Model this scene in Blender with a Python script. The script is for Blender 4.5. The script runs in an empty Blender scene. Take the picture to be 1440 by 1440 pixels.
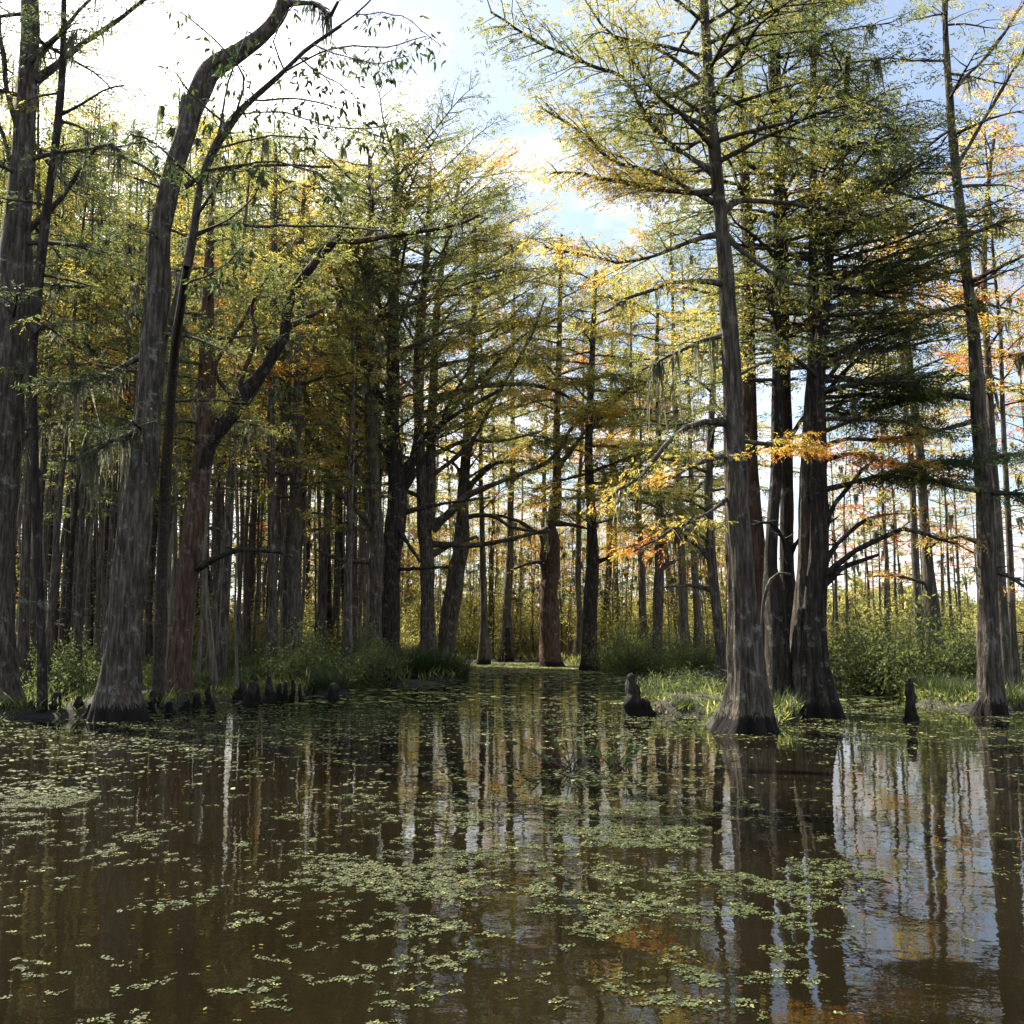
import bpy, math, random
import numpy as np
from mathutils import Vector

R = math.radians
rng = np.random.default_rng(7)
random.seed(7)
C = bpy.context.scene.collection
sc = bpy.context.scene

# ------------------------------------------------------------------ camera
F = 1476.0            # focal length in pixels of the 1440 frame
PITCH = math.atan((892 - 720) / F)
CAM = np.array([0.0, 0.0, 1.7])
cp, sp = math.cos(PITCH), math.sin(PITCH)

def ray(px, py):
    x = (px - 720) / F; y = (720 - py) / F
    return np.array([x, cp - y * sp, sp + y * cp])

def P(px, py, d):                      # world point seen at a pixel, d metres ahead
    r = ray(px, py); return CAM + r * (d / r[1])

def G(px, py):                         # point on the water level
    r = ray(px, py); return CAM + r * (-CAM[2] / r[2])

def proj(p):                           # world (n,3) -> pixel
    q = p - CAM
    f = q[:, 1] * cp + q[:, 2] * sp; u = -q[:, 1] * sp + q[:, 2] * cp
    f = np.where(f < 0.1, 0.1, f)
    return 720 + F * q[:, 0] / f, 720 - F * u / f

cd = bpy.data.cameras.new('camera'); cam = bpy.data.objects.new('camera', cd); C.objects.link(cam)
cam.location = CAM; cam.rotation_euler = (math.pi / 2 + PITCH, 0, 0)
cd.sensor_width = 36; cd.lens = 36 * F / 1440; cd.clip_end = 9000; cd.clip_start = 0.05
sc.camera = cam

# ------------------------------------------------------------------ noise helper
def _h(ix, iy, s):
    n = (ix * 374761393 + iy * 668265263 + s * 974634777) & 0x7fffffff
    n = ((n ^ (n >> 13)) * 1274126177) & 0x7fffffff
    return ((n ^ (n >> 16)) & 0xffff) / 65535.0
def vnoise(x, y, s=0):
    x = np.asarray(x, float); y = np.asarray(y, float)
    ix = np.floor(x).astype(np.int64); iy = np.floor(y).astype(np.int64)
    fx = x - ix; fy = y - iy; fx = fx * fx * (3 - 2 * fx); fy = fy * fy * (3 - 2 * fy)
    a = _h(ix, iy, s); b = _h(ix + 1, iy, s); c = _h(ix, iy + 1, s); d = _h(ix + 1, iy + 1, s)
    return (a * (1 - fx) + b * fx) * (1 - fy) + (c * (1 - fx) + d * fx) * fy
def fbm(x, y, s=0, o=4):
    v = 0; a = 0.5; t = 0
    for i in range(o):
        v = v + a * vnoise(x * 2 ** i, y * 2 ** i, s + i); t += a; a *= 0.55
    return v / t

# ------------------------------------------------------------------ materials
def new_mat(name):
    m = bpy.data.materials.new(name); m.use_nodes = True
    nt = m.node_tree; nt.nodes.clear()
    return m, nt
def N(nt, t, **kw):
    n = nt.nodes.new(t)
    for k, v in kw.items():
        if k in n.inputs: n.inputs[k].default_value = v
        else: setattr(n, k, v)
    return n
def ramp(nt, stops):
    n = nt.nodes.new('ShaderNodeValToRGB')
    e = n.color_ramp.elements
    while len(e) < len(stops): e.new(0.5)
    for i, (p, c) in enumerate(stops):
        e[i].position = p; e[i].color = (*c, 1)
    return n

def bark(name, dark, mid, light, lichen=0.5, wet=True, bscale=1.0):
    m, nt = new_mat(name); L = nt.links.new
    tc = N(nt, 'ShaderNodeTexCoord'); mp = N(nt, 'ShaderNodeMapping'); mp.inputs['Scale'].default_value = (9 * bscale, 9 * bscale, 1.3 * bscale)
    L(tc.outputs['Object'], mp.inputs['Vector'])
    n1 = N(nt, 'ShaderNodeTexNoise', Scale=1.6, Detail=7.0, Roughness=0.65); L(mp.outputs[0], n1.inputs['Vector'])
    rp = ramp(nt, [(0.32, dark), (0.5, mid), (0.68, light)]); L(n1.outputs['Fac'], rp.inputs[0])
    n2 = N(nt, 'ShaderNodeTexNoise', Scale=3.2, Detail=6.0, Roughness=0.75); L(tc.outputs['Object'], n2.inputs['Vector'])
    r2 = ramp(nt, [(0.56, (0, 0, 0)), (0.66, (1, 1, 1))]); L(n2.outputs['Fac'], r2.inputs[0])
    mul = N(nt, 'ShaderNodeMath', operation='MULTIPLY'); L(r2.outputs[0], mul.inputs[0]); mul.inputs[1].default_value = lichen
    mx = N(nt, 'ShaderNodeMixRGB'); L(mul.outputs[0], mx.inputs[0]); L(rp.outputs[0], mx.inputs[1]); mx.inputs[2].default_value = (0.30, 0.30, 0.25, 1)
    col = mx.outputs[0]
    if wet:   # black flood stain above the water line, ragged edge
        geo = N(nt, 'ShaderNodeNewGeometry'); sx = N(nt, 'ShaderNodeSeparateXYZ'); L(geo.outputs['Position'], sx.inputs[0])
        n3 = N(nt, 'ShaderNodeTexNoise', Scale=3.0, Detail=4.0); L(mp.outputs[0], n3.inputs['Vector'])
        ad = N(nt, 'ShaderNodeMath', operation='MULTIPLY_ADD'); L(n3.outputs['Fac'], ad.inputs[0]); ad.inputs[1].default_value = -0.5; L(sx.outputs[2], ad.inputs[2])
        r3 = ramp(nt, [(0.0, (0, 0, 0)), (0.06, (1, 1, 1))]); L(ad.outputs[0], r3.inputs[0])
        m3 = N(nt, 'ShaderNodeMixRGB'); L(r3.outputs[0], m3.inputs[0]); m3.inputs[1].default_value = (0.012, 0.010, 0.008, 1); L(col, m3.inputs[2])
        col = m3.outputs[0]
    b = N(nt, 'ShaderNodeBump', Strength=1.0, Distance=0.09); L(n1.outputs['Fac'], b.inputs['Height'])
    bs = N(nt, 'ShaderNodeBsdfPrincipled', Roughness=0.9); bs.inputs['Specular IOR Level'].default_value = 0.2
    L(col, bs.inputs['Base Color']); L(b.outputs[0], bs.inputs['Normal'])
    o = N(nt, 'ShaderNodeOutputMaterial'); L(bs.outputs[0], o.inputs[0])
    return m

M_GREY = bark('bark_grey', (0.020, 0.016, 0.012), (0.070, 0.057, 0.043), (0.17, 0.148, 0.115), 0.6)
M_DARK = bark('bark_dark', (0.010, 0.008, 0.007), (0.030, 0.024, 0.019), (0.075, 0.062, 0.049), 0.4)
M_RED = bark('bark_red', (0.022, 0.013, 0.009), (0.080, 0.046, 0.031), (0.155, 0.10, 0.072), 0.45)
M_TWIG = bark('bark_twig', (0.03, 0.025, 0.02), (0.075, 0.062, 0.048), (0.13, 0.11, 0.09), 0.3, wet=False, bscale=2)
M_PALE = bark('bark_pale', (0.06, 0.05, 0.036), (0.16, 0.138, 0.10), (0.30, 0.27, 0.20), 0.5)
M_SLIM = bark('bark_slim', (0.03, 0.025, 0.019), (0.085, 0.071, 0.053), (0.19, 0.165, 0.125), 0.5)

def leaf(name, stops, transl=0.5, rough=0.55, spec=0.35):
    m, nt = new_mat(name); L = nt.links.new
    at = N(nt, 'ShaderNodeAttribute', attribute_name='tint')
    rp = ramp(nt, stops); L(at.outputs['Fac'], rp.inputs[0])
    bs = N(nt, 'ShaderNodeBsdfPrincipled', Roughness=rough); bs.inputs['Specular IOR Level'].default_value = spec
    tr = N(nt, 'ShaderNodeBsdfTranslucent'); mx = N(nt, 'ShaderNodeMixShader'); mx.inputs[0].default_value = transl
    hs = N(nt, 'ShaderNodeHueSaturation'); hs.inputs['Saturation'].default_value = 1.02; hs.inputs['Value'].default_value = 1.95
    L(rp.outputs[0], bs.inputs['Base Color']); L(rp.outputs[0], hs.inputs['Color']); L(hs.outputs[0], tr.inputs[0])
    L(bs.outputs[0], mx.inputs[1]); L(tr.outputs[0], mx.inputs[2])
    o = N(nt, 'ShaderNodeOutputMaterial'); L(mx.outputs[0], o.inputs[0])
    return m
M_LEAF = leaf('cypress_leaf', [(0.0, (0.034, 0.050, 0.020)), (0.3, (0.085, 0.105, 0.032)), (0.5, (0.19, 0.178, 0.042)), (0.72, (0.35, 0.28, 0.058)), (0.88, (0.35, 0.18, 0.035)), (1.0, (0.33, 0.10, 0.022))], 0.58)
M_BROAD = leaf('broad_leaf', [(0.0, (0.02, 0.04, 0.013)), (0.5, (0.045, 0.07, 0.02)), (1.0, (0.11, 0.12, 0.03))], 0.35, 0.65, 0.25)
M_BUSH = leaf("bush_leaf", [(0.0, (0.034, 0.048, 0.016)), (0.35, (0.078, 0.098, 0.028)), (0.6, (0.20, 0.20, 0.055)), (0.8, (0.34, 0.29, 0.085)), (1.0, (0.22, 0.12, 0.05))], 0.55)
M_GRASS = leaf('grass_blade', [(0.0, (0.020, 0.032, 0.011)), (0.5, (0.040, 0.058, 0.018)), (0.8, (0.10, 0.11, 0.038)), (1.0, (0.30, 0.25, 0.13))], 0.4)
M_MOSS = leaf('moss', [(0.0, (0.06, 0.063, 0.042)), (0.6, (0.13, 0.13, 0.085)), (1.0, (0.22, 0.21, 0.14))], 0.5, 0.9, 0.1)
M_DUCK = leaf('duckweed_leaf', [(0.0, (0.022, 0.028, 0.010)), (0.4, (0.042, 0.056, 0.016)), (0.8, (0.085, 0.10, 0.028)), (0.93, (0.27, 0.28, 0.09)), (1.0, (0.12, 0.075, 0.035))], 0.15, 0.75, 0.25)

def mud():
    m, nt = new_mat('mud'); L = nt.links.new
    tc = N(nt, 'ShaderNodeTexCoord')
    n = N(nt, 'ShaderNodeTexNoise', Scale=0.8, Detail=8.0, Roughness=0.7); L(tc.outputs['Object'], n.inputs['Vector'])
    rp = ramp(nt, [(0.35, (0.006, 0.005, 0.003)), (0.5, (0.013, 0.011, 0.006)), (0.65, (0.026, 0.022, 0.011))]); L(n.outputs['Fac'], rp.inputs[0])
    b = N(nt, 'ShaderNodeBump', Strength=0.8, Distance=0.15); L(n.outputs['Fac'], b.inputs['Height'])
    bs = N(nt, 'ShaderNodeBsdfPrincipled', Roughness=0.85); L(rp.outputs[0], bs.inputs['Base Color']); L(b.outputs[0], bs.inputs['Normal'])
    o = N(nt, 'ShaderNodeOutputMaterial'); L(bs.outputs[0], o.inputs[0]); return m
M_MUD = mud()

def water_mat():
    m, nt = new_mat('swamp_water'); L = nt.links.new
    tc = N(nt, 'ShaderNodeTexCoord')
    n0 = N(nt, 'ShaderNodeTexNoise', Scale=0.35, Detail=3.0); L(tc.outputs['Object'], n0.inputs['Vector'])
    rp = ramp(nt, [(0.35, (0.0055, 0.0043, 0.0021)), (0.65, (0.009, 0.0072, 0.0035))]); L(n0.outputs['Fac'], rp.inputs[0])
    a = N(nt, 'ShaderNodeTexNoise', Scale=2.2, Detail=2.0, Roughness=0.45); L(tc.outputs['Object'], a.inputs['Vector'])
    c = N(nt, 'ShaderNodeTexNoise', Scale=11.0, Detail=2.0); L(tc.outputs['Object'], c.inputs['Vector'])
    b1 = N(nt, 'ShaderNodeBump', Strength=1.0, Distance=0.0026); L(a.outputs['Fac'], b1.inputs['Height'])
    b2 = N(nt, 'ShaderNodeBump', Strength=1.0, Distance=0.0005); L(c.outputs['Fac'], b2.inputs['Height']); L(b1.outputs[0], b2.inputs['Normal'])
    bs = N(nt, 'ShaderNodeBsdfPrincipled', Roughness=0.015, IOR=1.333); L(rp.outputs[0], bs.inputs['Base Color']); L(b2.outputs[0], bs.inputs['Normal'])
    o = N(nt, 'ShaderNodeOutputMaterial'); L(bs.outputs[0], o.inputs[0]); return m
M_WATER = water_mat()

# ------------------------------------------------------------------ mesh builder
class MB:
    def __init__(s): s.v = []; s.f = []; s.t = []; s.m = []; s.n = 0; s.sm = []
    def add(s, v, f, mat=0, tint=None, smooth=True):   # f: (k,4) int array; last == -1 for triangles
        v = np.asarray(v, float); f = np.asarray(f, np.int64)
        s.v.append(v); s.f.append(np.where(f < 0, -1, f + s.n)); s.n += len(v)
        s.t.append(np.full(len(f), 0.5) if tint is None else np.asarray(tint, float))
        s.m.append(np.full(len(f), mat)); s.sm.append(np.full(len(f), smooth))
    def build(s, name, mats, parent=None, origin=(0, 0, 0)):
        v = np.concatenate(s.v) - np.asarray(origin, float); f = np.concatenate(s.f)
        t = np.concatenate(s.t); mi = np.concatenate(s.m); sm = np.concatenate(s.sm)
        me = bpy.data.meshes.new(name)
        cnt = np.where(f[:, 3] < 0, 3, 4)
        loops = f.reshape(-1); loops = loops[loops >= 0]
        me.vertices.add(len(v)); me.vertices.foreach_set('co', v.astype(np.float32).ravel())
        me.loops.add(len(loops)); me.loops.foreach_set('vertex_index', loops.astype(np.int32))
        me.polygons.add(len(f))
        st = np.concatenate([[0], np.cumsum(cnt)[:-1]])
        me.polygons.foreach_set('loop_start', st.astype(np.int32))
        me.polygons.foreach_set('material_index', mi.astype(np.int32))
        me.polygons.foreach_set('use_smooth', sm.astype(bool))
        a = me.attributes.new('tint', 'FLOAT', 'FACE'); a.data.foreach_set('value', t.astype(np.float32))
        me.update(calc_edges=True)
        for m in (mats if isinstance(mats, (list, tuple)) else [mats]): me.materials.append(m)
        o = bpy.data.objects.new(name, me); C.objects.link(o)
        if parent is not None: o.parent = parent
        else: o.location = origin
        return o

def unit(a):
    a = np.asarray(a, float); return a / (np.linalg.norm(a, axis=-1, keepdims=True) + 1e-9)

def spline(pts, rad, step):
    pts = np.asarray(pts, float); rad = np.asarray(rad, float)
    if len(pts) < 3:
        n = max(2, int(np.linalg.norm(pts[1] - pts[0]) / step) + 1); t = np.linspace(0, 1, n)[:, None]
        return pts[0] * (1 - t) + pts[1] * t, rad[0] * (1 - t[:, 0]) + rad[1] * t[:, 0]
    Pp = np.vstack([2 * pts[0] - pts[1], pts, 2 * pts[-1] - pts[-2]])
    out = []; ro = []
    for i in range(1, len(Pp) - 2):
        a, b, c, d = Pp[i - 1], Pp[i], Pp[i + 1], Pp[i + 2]
        n = max(1, int(round(np.linalg.norm(c - b) / step)))
        t = (np.arange(n) / n)[:, None]
        out.append(0.5 * (2 * b + (c - a) * t + (2 * a - 5 * b + 4 * c - d) * t ** 2 + (3 * b - a - 3 * c + d) * t ** 3))
        ro.append(rad[i - 1] * (1 - t[:, 0]) + rad[i] * t[:, 0])
    out.append(pts[-1:]); ro.append(rad[-1:])
    return np.vstack(out), np.concatenate(ro)

def tube(mb, pts, rad, n=6, mat=0, lump=0.0, flute=0.0, fk=5, zb=0.0, seed=0, cap=False, fh=1.0):
    pts = np.asarray(pts, float); rad = np.asarray(rad, float); k = len(pts)
    tan = unit(np.gradient(pts, axis=0))
    ref = np.array([0.0, 1.0, 0.0]) if abs(tan[:, 1]).max() < 0.9 else np.array([0.31, 0.1, 0.94])
    u = unit(np.cross(tan, ref)); w = np.cross(tan, u)
    th = np.arange(n) * 2 * math.pi / n
    r = rad[:, None] * np.ones((1, n))
    if lump: r = r * (1 + lump * (vnoise(th[None, :] * 1.7 + seed * 3.1 + 0 * pts[:, 2:3], np.cumsum(np.ones(k))[:, None] * 0.35 + 0 * th, seed) * 2 - 1)
                      + lump * 0.6 * (vnoise(th[None, :] * 4 + seed, pts[:, 2:3] * 1.1 + 0 * th, seed + 5) * 2 - 1))
    if flute:
        e = np.exp(-np.clip(pts[:, 2] - zb, 0, 99) / fh)[:, None]
        fl = np.abs(np.sin(fk * th[None, :] / 2 + seed + 0.25 * pts[:, 2:3])) ** 0.8 * 2 - 1
        fl = fl + 0.5 * np.sin((fk + 3) * th[None, :] + seed * 2)
        r = r * (1 + flute * fl * (0.28 + 0.72 * e))
    if n >= 24:
        zc = np.concatenate([[0], np.cumsum(np.linalg.norm(np.diff(pts, axis=0), axis=1))])[:, None]
        rd = np.abs(vnoise(th[None, :] * 9 + 2.2 * vnoise(zc * .8 + 0 * th, th[None, :] * 2 + 0 * zc, seed + 9), zc * 0.55 + 0 * th, seed + 7) * 2 - 1)
        r = r * (1 + 0.11 * (rd - .4)) + 0.012 * (vnoise(th[None, :] * 20 + 0 * zc, zc * 2.5 + 0 * th, seed + 3) - .5)
    v = pts[:, None, :] + r[:, :, None] * (np.cos(th)[None, :, None] * u[:, None, :] + np.sin(th)[None, :, None] * w[:, None, :])
    i = np.arange(k - 1)[:, None]; j = np.arange(n)[None, :]; jn = (j + 1) % n
    f = np.stack([(i * n + j), (i * n + jn), ((i + 1) * n + jn), ((i + 1) * n + j)], -1).reshape(-1, 4)
    v = v.reshape(-1, 3)
    if cap:
        v = np.vstack([v, pts[-1:] + tan[-1:] * rad[-1] * 0.3]); c = len(v) - 1; b = (k - 1) * n
        f = np.vstack([f, np.array([[b + q, b + (q + 1) % n, c, -1] for q in range(n)])])
    mb.add(v, f, mat)

def leaves(mb, c, d, L, W, tint, rg, mat=1, flat=0.6):
    """rhombic leaves: c base points, d directions, L lengths, W widths"""
    n = len(c)
    if n == 0: return
    d = unit(d); up = np.tile([0, 0, 1.0], (n, 1)) * flat + rg.normal(0, 0.55, (n, 3))
    s = unit(np.cross(d, up)); L = np.broadcast_to(L, (n,))[:, None]; W = np.broadcast_to(W, (n,))[:, None]
    nn = np.cross(s, d)
    a = c; b = c + d * L * 0.45 + s * W * 0.5; e = c + d * L - nn * L * 0.12; g = c + d * L * 0.45 - s * W * 0.5
    v = np.stack([a, b, e, g], 1).reshape(-1, 3)
    f = np.arange(n * 4).reshape(-1, 4)
    mb.add(v, f, mat, np.clip(tint, 0, 1), False)

class Anch:      # twig anchors collected for one crown
    def __init__(s): s.p = []; s.d = []; s.t = []
    def get(s): return np.vstack(s.p), np.vstack(s.d), np.concatenate(s.t)

def clothe(mb, an, pts, rg, r0, tint, sub=0.55, start=0.15, dens=1.0, lift=0.1, subr=0.012, nt=1.0):
    """side shoots along a limb, flat sprays with twigs"""
    seg = np.linalg.norm(np.diff(pts, axis=0), axis=1); cum = np.concatenate([[0], np.cumsum(seg)]); Lt = cum[-1]
    k = max(4, int(Lt / 0.31 * dens))
    for i in range(k):
        t = start + (1 - start) * (i + rg.random()) / k
        s = t * Lt; p = np.array([np.interp(s, cum, pts[:, a]) for a in range(3)])
        q = np.array([np.interp(min(Lt, s + 0.2), cum, pts[:, a]) for a in range(3)]); q0 = np.array([np.interp(max(0, s - 0.2), cum, pts[:, a]) for a in range(3)])
        tg = unit(q - q0); side = unit(np.cross(tg, [0, 0, 1.0]) + 1e-4) * (1 if (i + rg.integers(0, 5) // 4) % 2 else -1)
        sl = (Lt * sub * (1.05 - 0.75 * t) * rg.uniform(0.5, 1.15) + 0.25); sl = min(sl, 2.2)
        dr = unit(tg * rg.uniform(0.4, 1.0) + side * rg.uniform(0.5, 1.1) + np.array([0, 0, lift + rg.normal(0, 0.11)]))
        m = 4; tt = np.linspace(0, 1, m)[:, None]
        sp_ = p + dr * sl * tt + np.array([0, 0, -1]) * (0.14 * sl * tt ** 2) + np.vstack([np.zeros(3), rg.normal(0, 0.05 * sl, (m - 1, 3)) * np.linspace(0.4, 1, m - 1)[:, None]])
        rr = min(r0 * 0.5, subr * (0.5 + sl)); tube(mb, sp_, np.linspace(rr, 0.003, m), 3)
        na = max(4, int(sl / 0.065 * nt)); u = rg.uniform(0.15, 1.03, na)
        pp = np.stack([np.interp(u, tt[:, 0], sp_[:, a]) for a in range(3)], 1)
        sd = unit(np.cross(dr, [0, 0, 1.0]) + 1e-4)
        w = rg.uniform(-1, 1, na)[:, None] * (0.30 * (1.15 - u[:, None]) + 0.10) * min(1.3, 0.5 + sl)
        pp = pp + sd * w + rg.normal(0, 0.045, (na, 3)) * [1, 1, .5]
        dd = dr * 0.8 + sd * np.sign(w) * 0.6 + rg.normal(0, 0.3, (na, 3))
        an.p.append(pp); an.d.append(dd); an.t.append(np.full(na, tint + rg.normal(0, 0.06)))

def fill_leaves(mb, an, rg, per=5, L=0.12, W=0.03, droop=0.35, spread=0.07, mat=1):
    if not an.p: return
    p, d, t = an.get()
    n = len(p); cl = (vnoise(p[:, 0] * 0.9 + p[:, 1] * 0.4, p[:, 2] * 0.9 - p[:, 1] * 0.6, 11) - 0.5) * 0.34
    D = unit(d) * 0.9 + rg.normal(0, 0.35, (n, 3)); D[:, 2] -= droop * rg.uniform(.3, 1.3, n); D = unit(D)
    S = unit(np.cross(D, np.array([0, 0, 1.0]) + rg.normal(0, 0.45, (n, 3))))
    ls = L * 1.9 * rg.uniform(.6, 1.25, n); p = p + rg.normal(0, spread * .7, (n, 3)) * [1, 1, .5]
    k = np.tile(np.arange(per), n); sg = np.where(k % 2, 1.0, -1.0); f = (k + .5) / per
    Dr = np.repeat(D, per, 0); Sr = np.repeat(S, per, 0); t = np.repeat(t + cl, per); m = len(k)
    c = np.repeat(p, per, 0) + Dr * (np.repeat(ls, per) * f)[:, None]
    last = (k == per - 1)[:, None]
    dd = Dr * np.where(last, 1.0, .62) + Sr * (sg[:, None] * np.where(last, 0.1, .85)) + rg.normal(0, .16, (m, 3)); dd[:, 2] -= droop * .3
    leaves(mb, c, dd, L * rg.uniform(0.7, 1.2, m) * (1.15 - .5 * f), W * rg.uniform(0.7, 1.2, m), t + np.repeat(rg.normal(0, 0.06, n), per) + rg.normal(0, 0.03, m), rg, mat)

def moss_strands(mb, pts, rg, n, Lm, w=0.016, mat=0):
    seg = np.linalg.norm(np.diff(pts, axis=0), axis=1); cum = np.concatenate([[0], np.cumsum(seg)])
    nc = max(1, n // 12); cc = rg.uniform(0.15, 1, nc); cl = rg.uniform(.25, 1, nc) ** 1.4; n = int(n * 1.7)
    for i in range(n):
        j = rg.integers(0, nc); s = np.clip(cc[j] + rg.normal(0, 0.03), 0.03, 1) * cum[-1]; p = np.array([np.interp(s, cum, pts[:, a]) for a in range(3)])
        L = Lm * cl[j] * rg.uniform(0.2, 1.1); k = 6; z = np.linspace(0, 1, k)
        a = rg.uniform(0, 6.28); sx = np.array([math.cos(a), math.sin(a), 0]); off = rg.normal(0, 0.035, 3) * [1, 1, 0.4]
        c = p + off + np.outer(z, [0, 0, -L]) + np.outer(z, rg.normal(0, 0.09, 3)) + np.cumsum(rg.normal(0, 0.016, (k, 3)), 0) * [1, 1, .3]
        ww = w * rg.uniform(.4, 1.4) * (0.5 + rg.random(k)) * (1 - z * 0.6); ww[-1] = 0.002
        v = np.empty((k * 2, 3)); v[0::2] = c - sx * ww[:, None]; v[1::2] = c + sx * ww[:, None]
        f = np.array([[2 * q, 2 * q + 1, 2 * q + 3, 2 * q + 2] for q in range(k - 1)])
        mb.add(v, f, mat, np.full(k - 1, np.clip(rg.normal(0.55, 0.25), 0, 1)), False)

# ------------------------------------------------------------------ tagging
def tag(o, label=None, cat=None, group=None, kind=None):
    if label: o['label'] = label
    if cat: o['category'] = cat
    if group: o['group'] = group
    if kind: o['kind'] = kind
    return o
def empty(name, loc):
    o = bpy.data.objects.new(name, None); C.objects.link(o); o.location = loc; o.empty_display_size = 0.3; return o
def copy_tree(o, loc, rz=0, s=1.0, parent=None):
    c = o.copy(); C.objects.link(c)
    if parent is None: c.location = loc; lean_ = R(1.3) if random.random() > .12 else R(4.5); c.rotation_euler = (random.gauss(0, lean_), random.gauss(0, lean_), rz); c.scale = (s, s, s) if np.isscalar(s) else s
    else: c.parent = parent
    for ch in o.children: copy_tree(ch, None, parent=c)
    return c

def limb_path(p0, az, el, L, rg, curve=-0.25, m=7, wig=0.06):
    d = np.array([math.cos(az) * math.cos(el), math.sin(az) * math.cos(el), math.sin(el)])
    t = np.linspace(0, 1, m)[:, None]
    w = np.cumsum(rg.normal(0, wig * L / m ** 0.5, (m, 3)), 0) * t; w[0] = 0
    return p0 + d * L * t + np.array([0, 0, 1.0]) * (curve * L * t ** 2) + w

# ------------------------------------------------------------------ big trees
def big_tree(label, base, trunk, limbs=(), bark_m=None, auto=0, a0=0.4, a1=1.0, LL=3.0, el=(-0.05, 0.4), tint=0.4, tvar=0.12, per=5,
             L=0.12, W=0.03, seed=0, moss=0, flute=0.12, sides=16, name='cypress_tree', cat='tree', stems=(), curve=-0.15,
             droop=0.35, dens=1.0, side=None, leafmat=None, group=None, d=None, mossL=0.9, tree_up=0, azbias=None, spread=0.07, nt=1.0, deadfrac=0.0, prof=None, lump=0.09, fh=1.0):
    rg = np.random.default_rng(1000 + seed)
    g = G(*base); dd = d if d else g[1]
    b = P(base[0], base[1], dd) if d else g
    root = empty(name, (b[0], b[1], 0.0)); org = np.array([b[0], b[1], 0.0])
    tag(root, label, cat, group)
    sc_ = lambda r, py=None: r * dd / F
    def path(pts, da=0.0):
        q = [P(p[0], p[1], dd + (da * (i / max(1, len(pts) - 1)))) for i, p in enumerate(pts)]
        return np.array(q), np.array([sc_(p[2]) for p in pts])
    tp, tr = path(trunk)
    below = tp[0].copy(); below[2] = -0.35; tp = np.vstack([below, tp]); tr = np.concatenate([[tr[0] * 1.08], tr])
    tp, tr = spline(tp, tr, 0.15 if sides >= 18 else 0.22)
    if sides >= 18: sides = 72
    mb = MB(); tube(mb, tp, tr, sides, 0, lump, flute, 5 + seed % 3, 0, seed, cap=True, fh=fh)
    for s in stems:
        q, r = path(s[0], s[1] if len(s) > 1 else 0.0); q, r = spline(q, r, 0.3)
        if abs(q[0][2]) < 0.6: q[0][2] = -0.3
        tube(mb, q, r, 10, 0, 0.1, flute * 0.5, 5, 0, seed + 3, cap=True)
    mb.build('trunk', bark_m or M_GREY, root, org)
    cr = MB(); an = Anch(); ms = MB()
    nm = 0
    for l in limbs:
        pts, o = l[0], (l[1] if len(l) > 1 else {})
        q, r = path(pts, o.get('da', rg.uniform(-1.5, 1.5))); q, r = spline(q, r, 0.3)
        q[1:] += np.cumsum(rg.normal(0, 0.02, (len(q) - 1, 3)), 0) * .8
        r = r * .74 * rg.uniform(.86, 1.16, len(r)); r[0] *= 1.5; r[1] *= 1.2
        lb = MB()
        for _s in range(2): j_ = int(rg.uniform(.2, .8) * (len(q) - 1)); tube(lb, limb_path(q[j_], rg.uniform(0, 6.28), rg.uniform(-.4, .8), rg.uniform(.15, .5), rg, -.1, 4), np.array([r[j_] * .5, r[j_] * .4, r[j_] * .3, r[j_] * .15]), 5, 0)
        tube(lb, q, r, 7, 0, 0.15, seed=seed, cap=True); lo_ = lb.build('limb', o.get('m') or bark_m or M_GREY, root, org)
        if o.get('leaf', 1):
            clothe(cr, an, q, rg, 0.03, o.get('tint', tint), start=o.get('start', 0.3), dens=o.get('dens', 1.0) * dens, sub=o.get('sub', 0.42), nt=nt * o.get('leaf', 1))
        else:
            clothe(cr, Anch(), q, rg, 0.03, 0, start=0.25, dens=0.8, sub=0.25)
        k = o.get('moss', 0)
        if k: ms = MB(); moss_strands(ms, q, rg, k, o.get('ml', mossL)); ms.build('hanging_moss', M_MOSS, lo_, org)
    # automatic limbs
    allst = [(tp, tr)] + [(spline(*path(s[0], s[1] if len(s) > 1 else 0.0), 0.3)) for s in stems]
    Hs = sum(len(a[0]) for a in allst)
    az = rg.uniform(0, 6.28)
    for (q, r) in allst:
        na = max(0, int(auto * .78 * len(q) / Hs + 0.5)) if auto else 0
        for i in range(na):
            u = a0 + (a1 - a0) * (i + rg.random()) / na; j = min(len(q) - 1, int(u * (len(q) - 1)))
            az += 2.4 + rg.normal(0, 0.5); aa = az
            if azbias is not None and rg.random() < 0.55: aa = azbias + rg.normal(0, 0.6)
            v = (u - a0) / (a1 - a0)
            pr = prof(v) if prof else (0.55 + 0.45 * math.sin(math.pi * min(1, v * 1.15 + 0.1)))
            Lb = LL * pr * rg.uniform(0.6, 1.15)
            e = rg.uniform(*el)
            lp = limb_path(q[j], aa, e, Lb, rg, curve=curve - 0.3 * max(0, e - 0.4), m=7)
            r0 = min(r[j] * 0.5, 0.018 + 0.016 * Lb)
            lp, lr = spline(lp, np.linspace(r0, 0.008, len(lp)), 0.35)
            tube(cr, lp, lr, 5)
            dead = rg.random() < deadfrac
            clothe(cr, Anch() if dead else an, lp, rg, r0, tint + rg.normal(0, tvar), dens=dens * (0.6 if dead else 1), nt=nt)
            if moss and rg.random() < moss: moss_strands(cr, lp, rg, rg.integers(14, 40), mossL, mat=2)
    lead = tp[-max(6, len(tp) // 7):]
    clothe(cr, an, lead, rg, .02, tint, start=.0, sub=.5, dens=1.6, nt=nt)
    if len(an.p): fill_leaves(cr, an, rg, per, L, W, droop, spread)
    if cr.n: cr.build('crown', [M_TWIG, leafmat or M_LEAF, M_MOSS], root, org)
    return root
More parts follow.
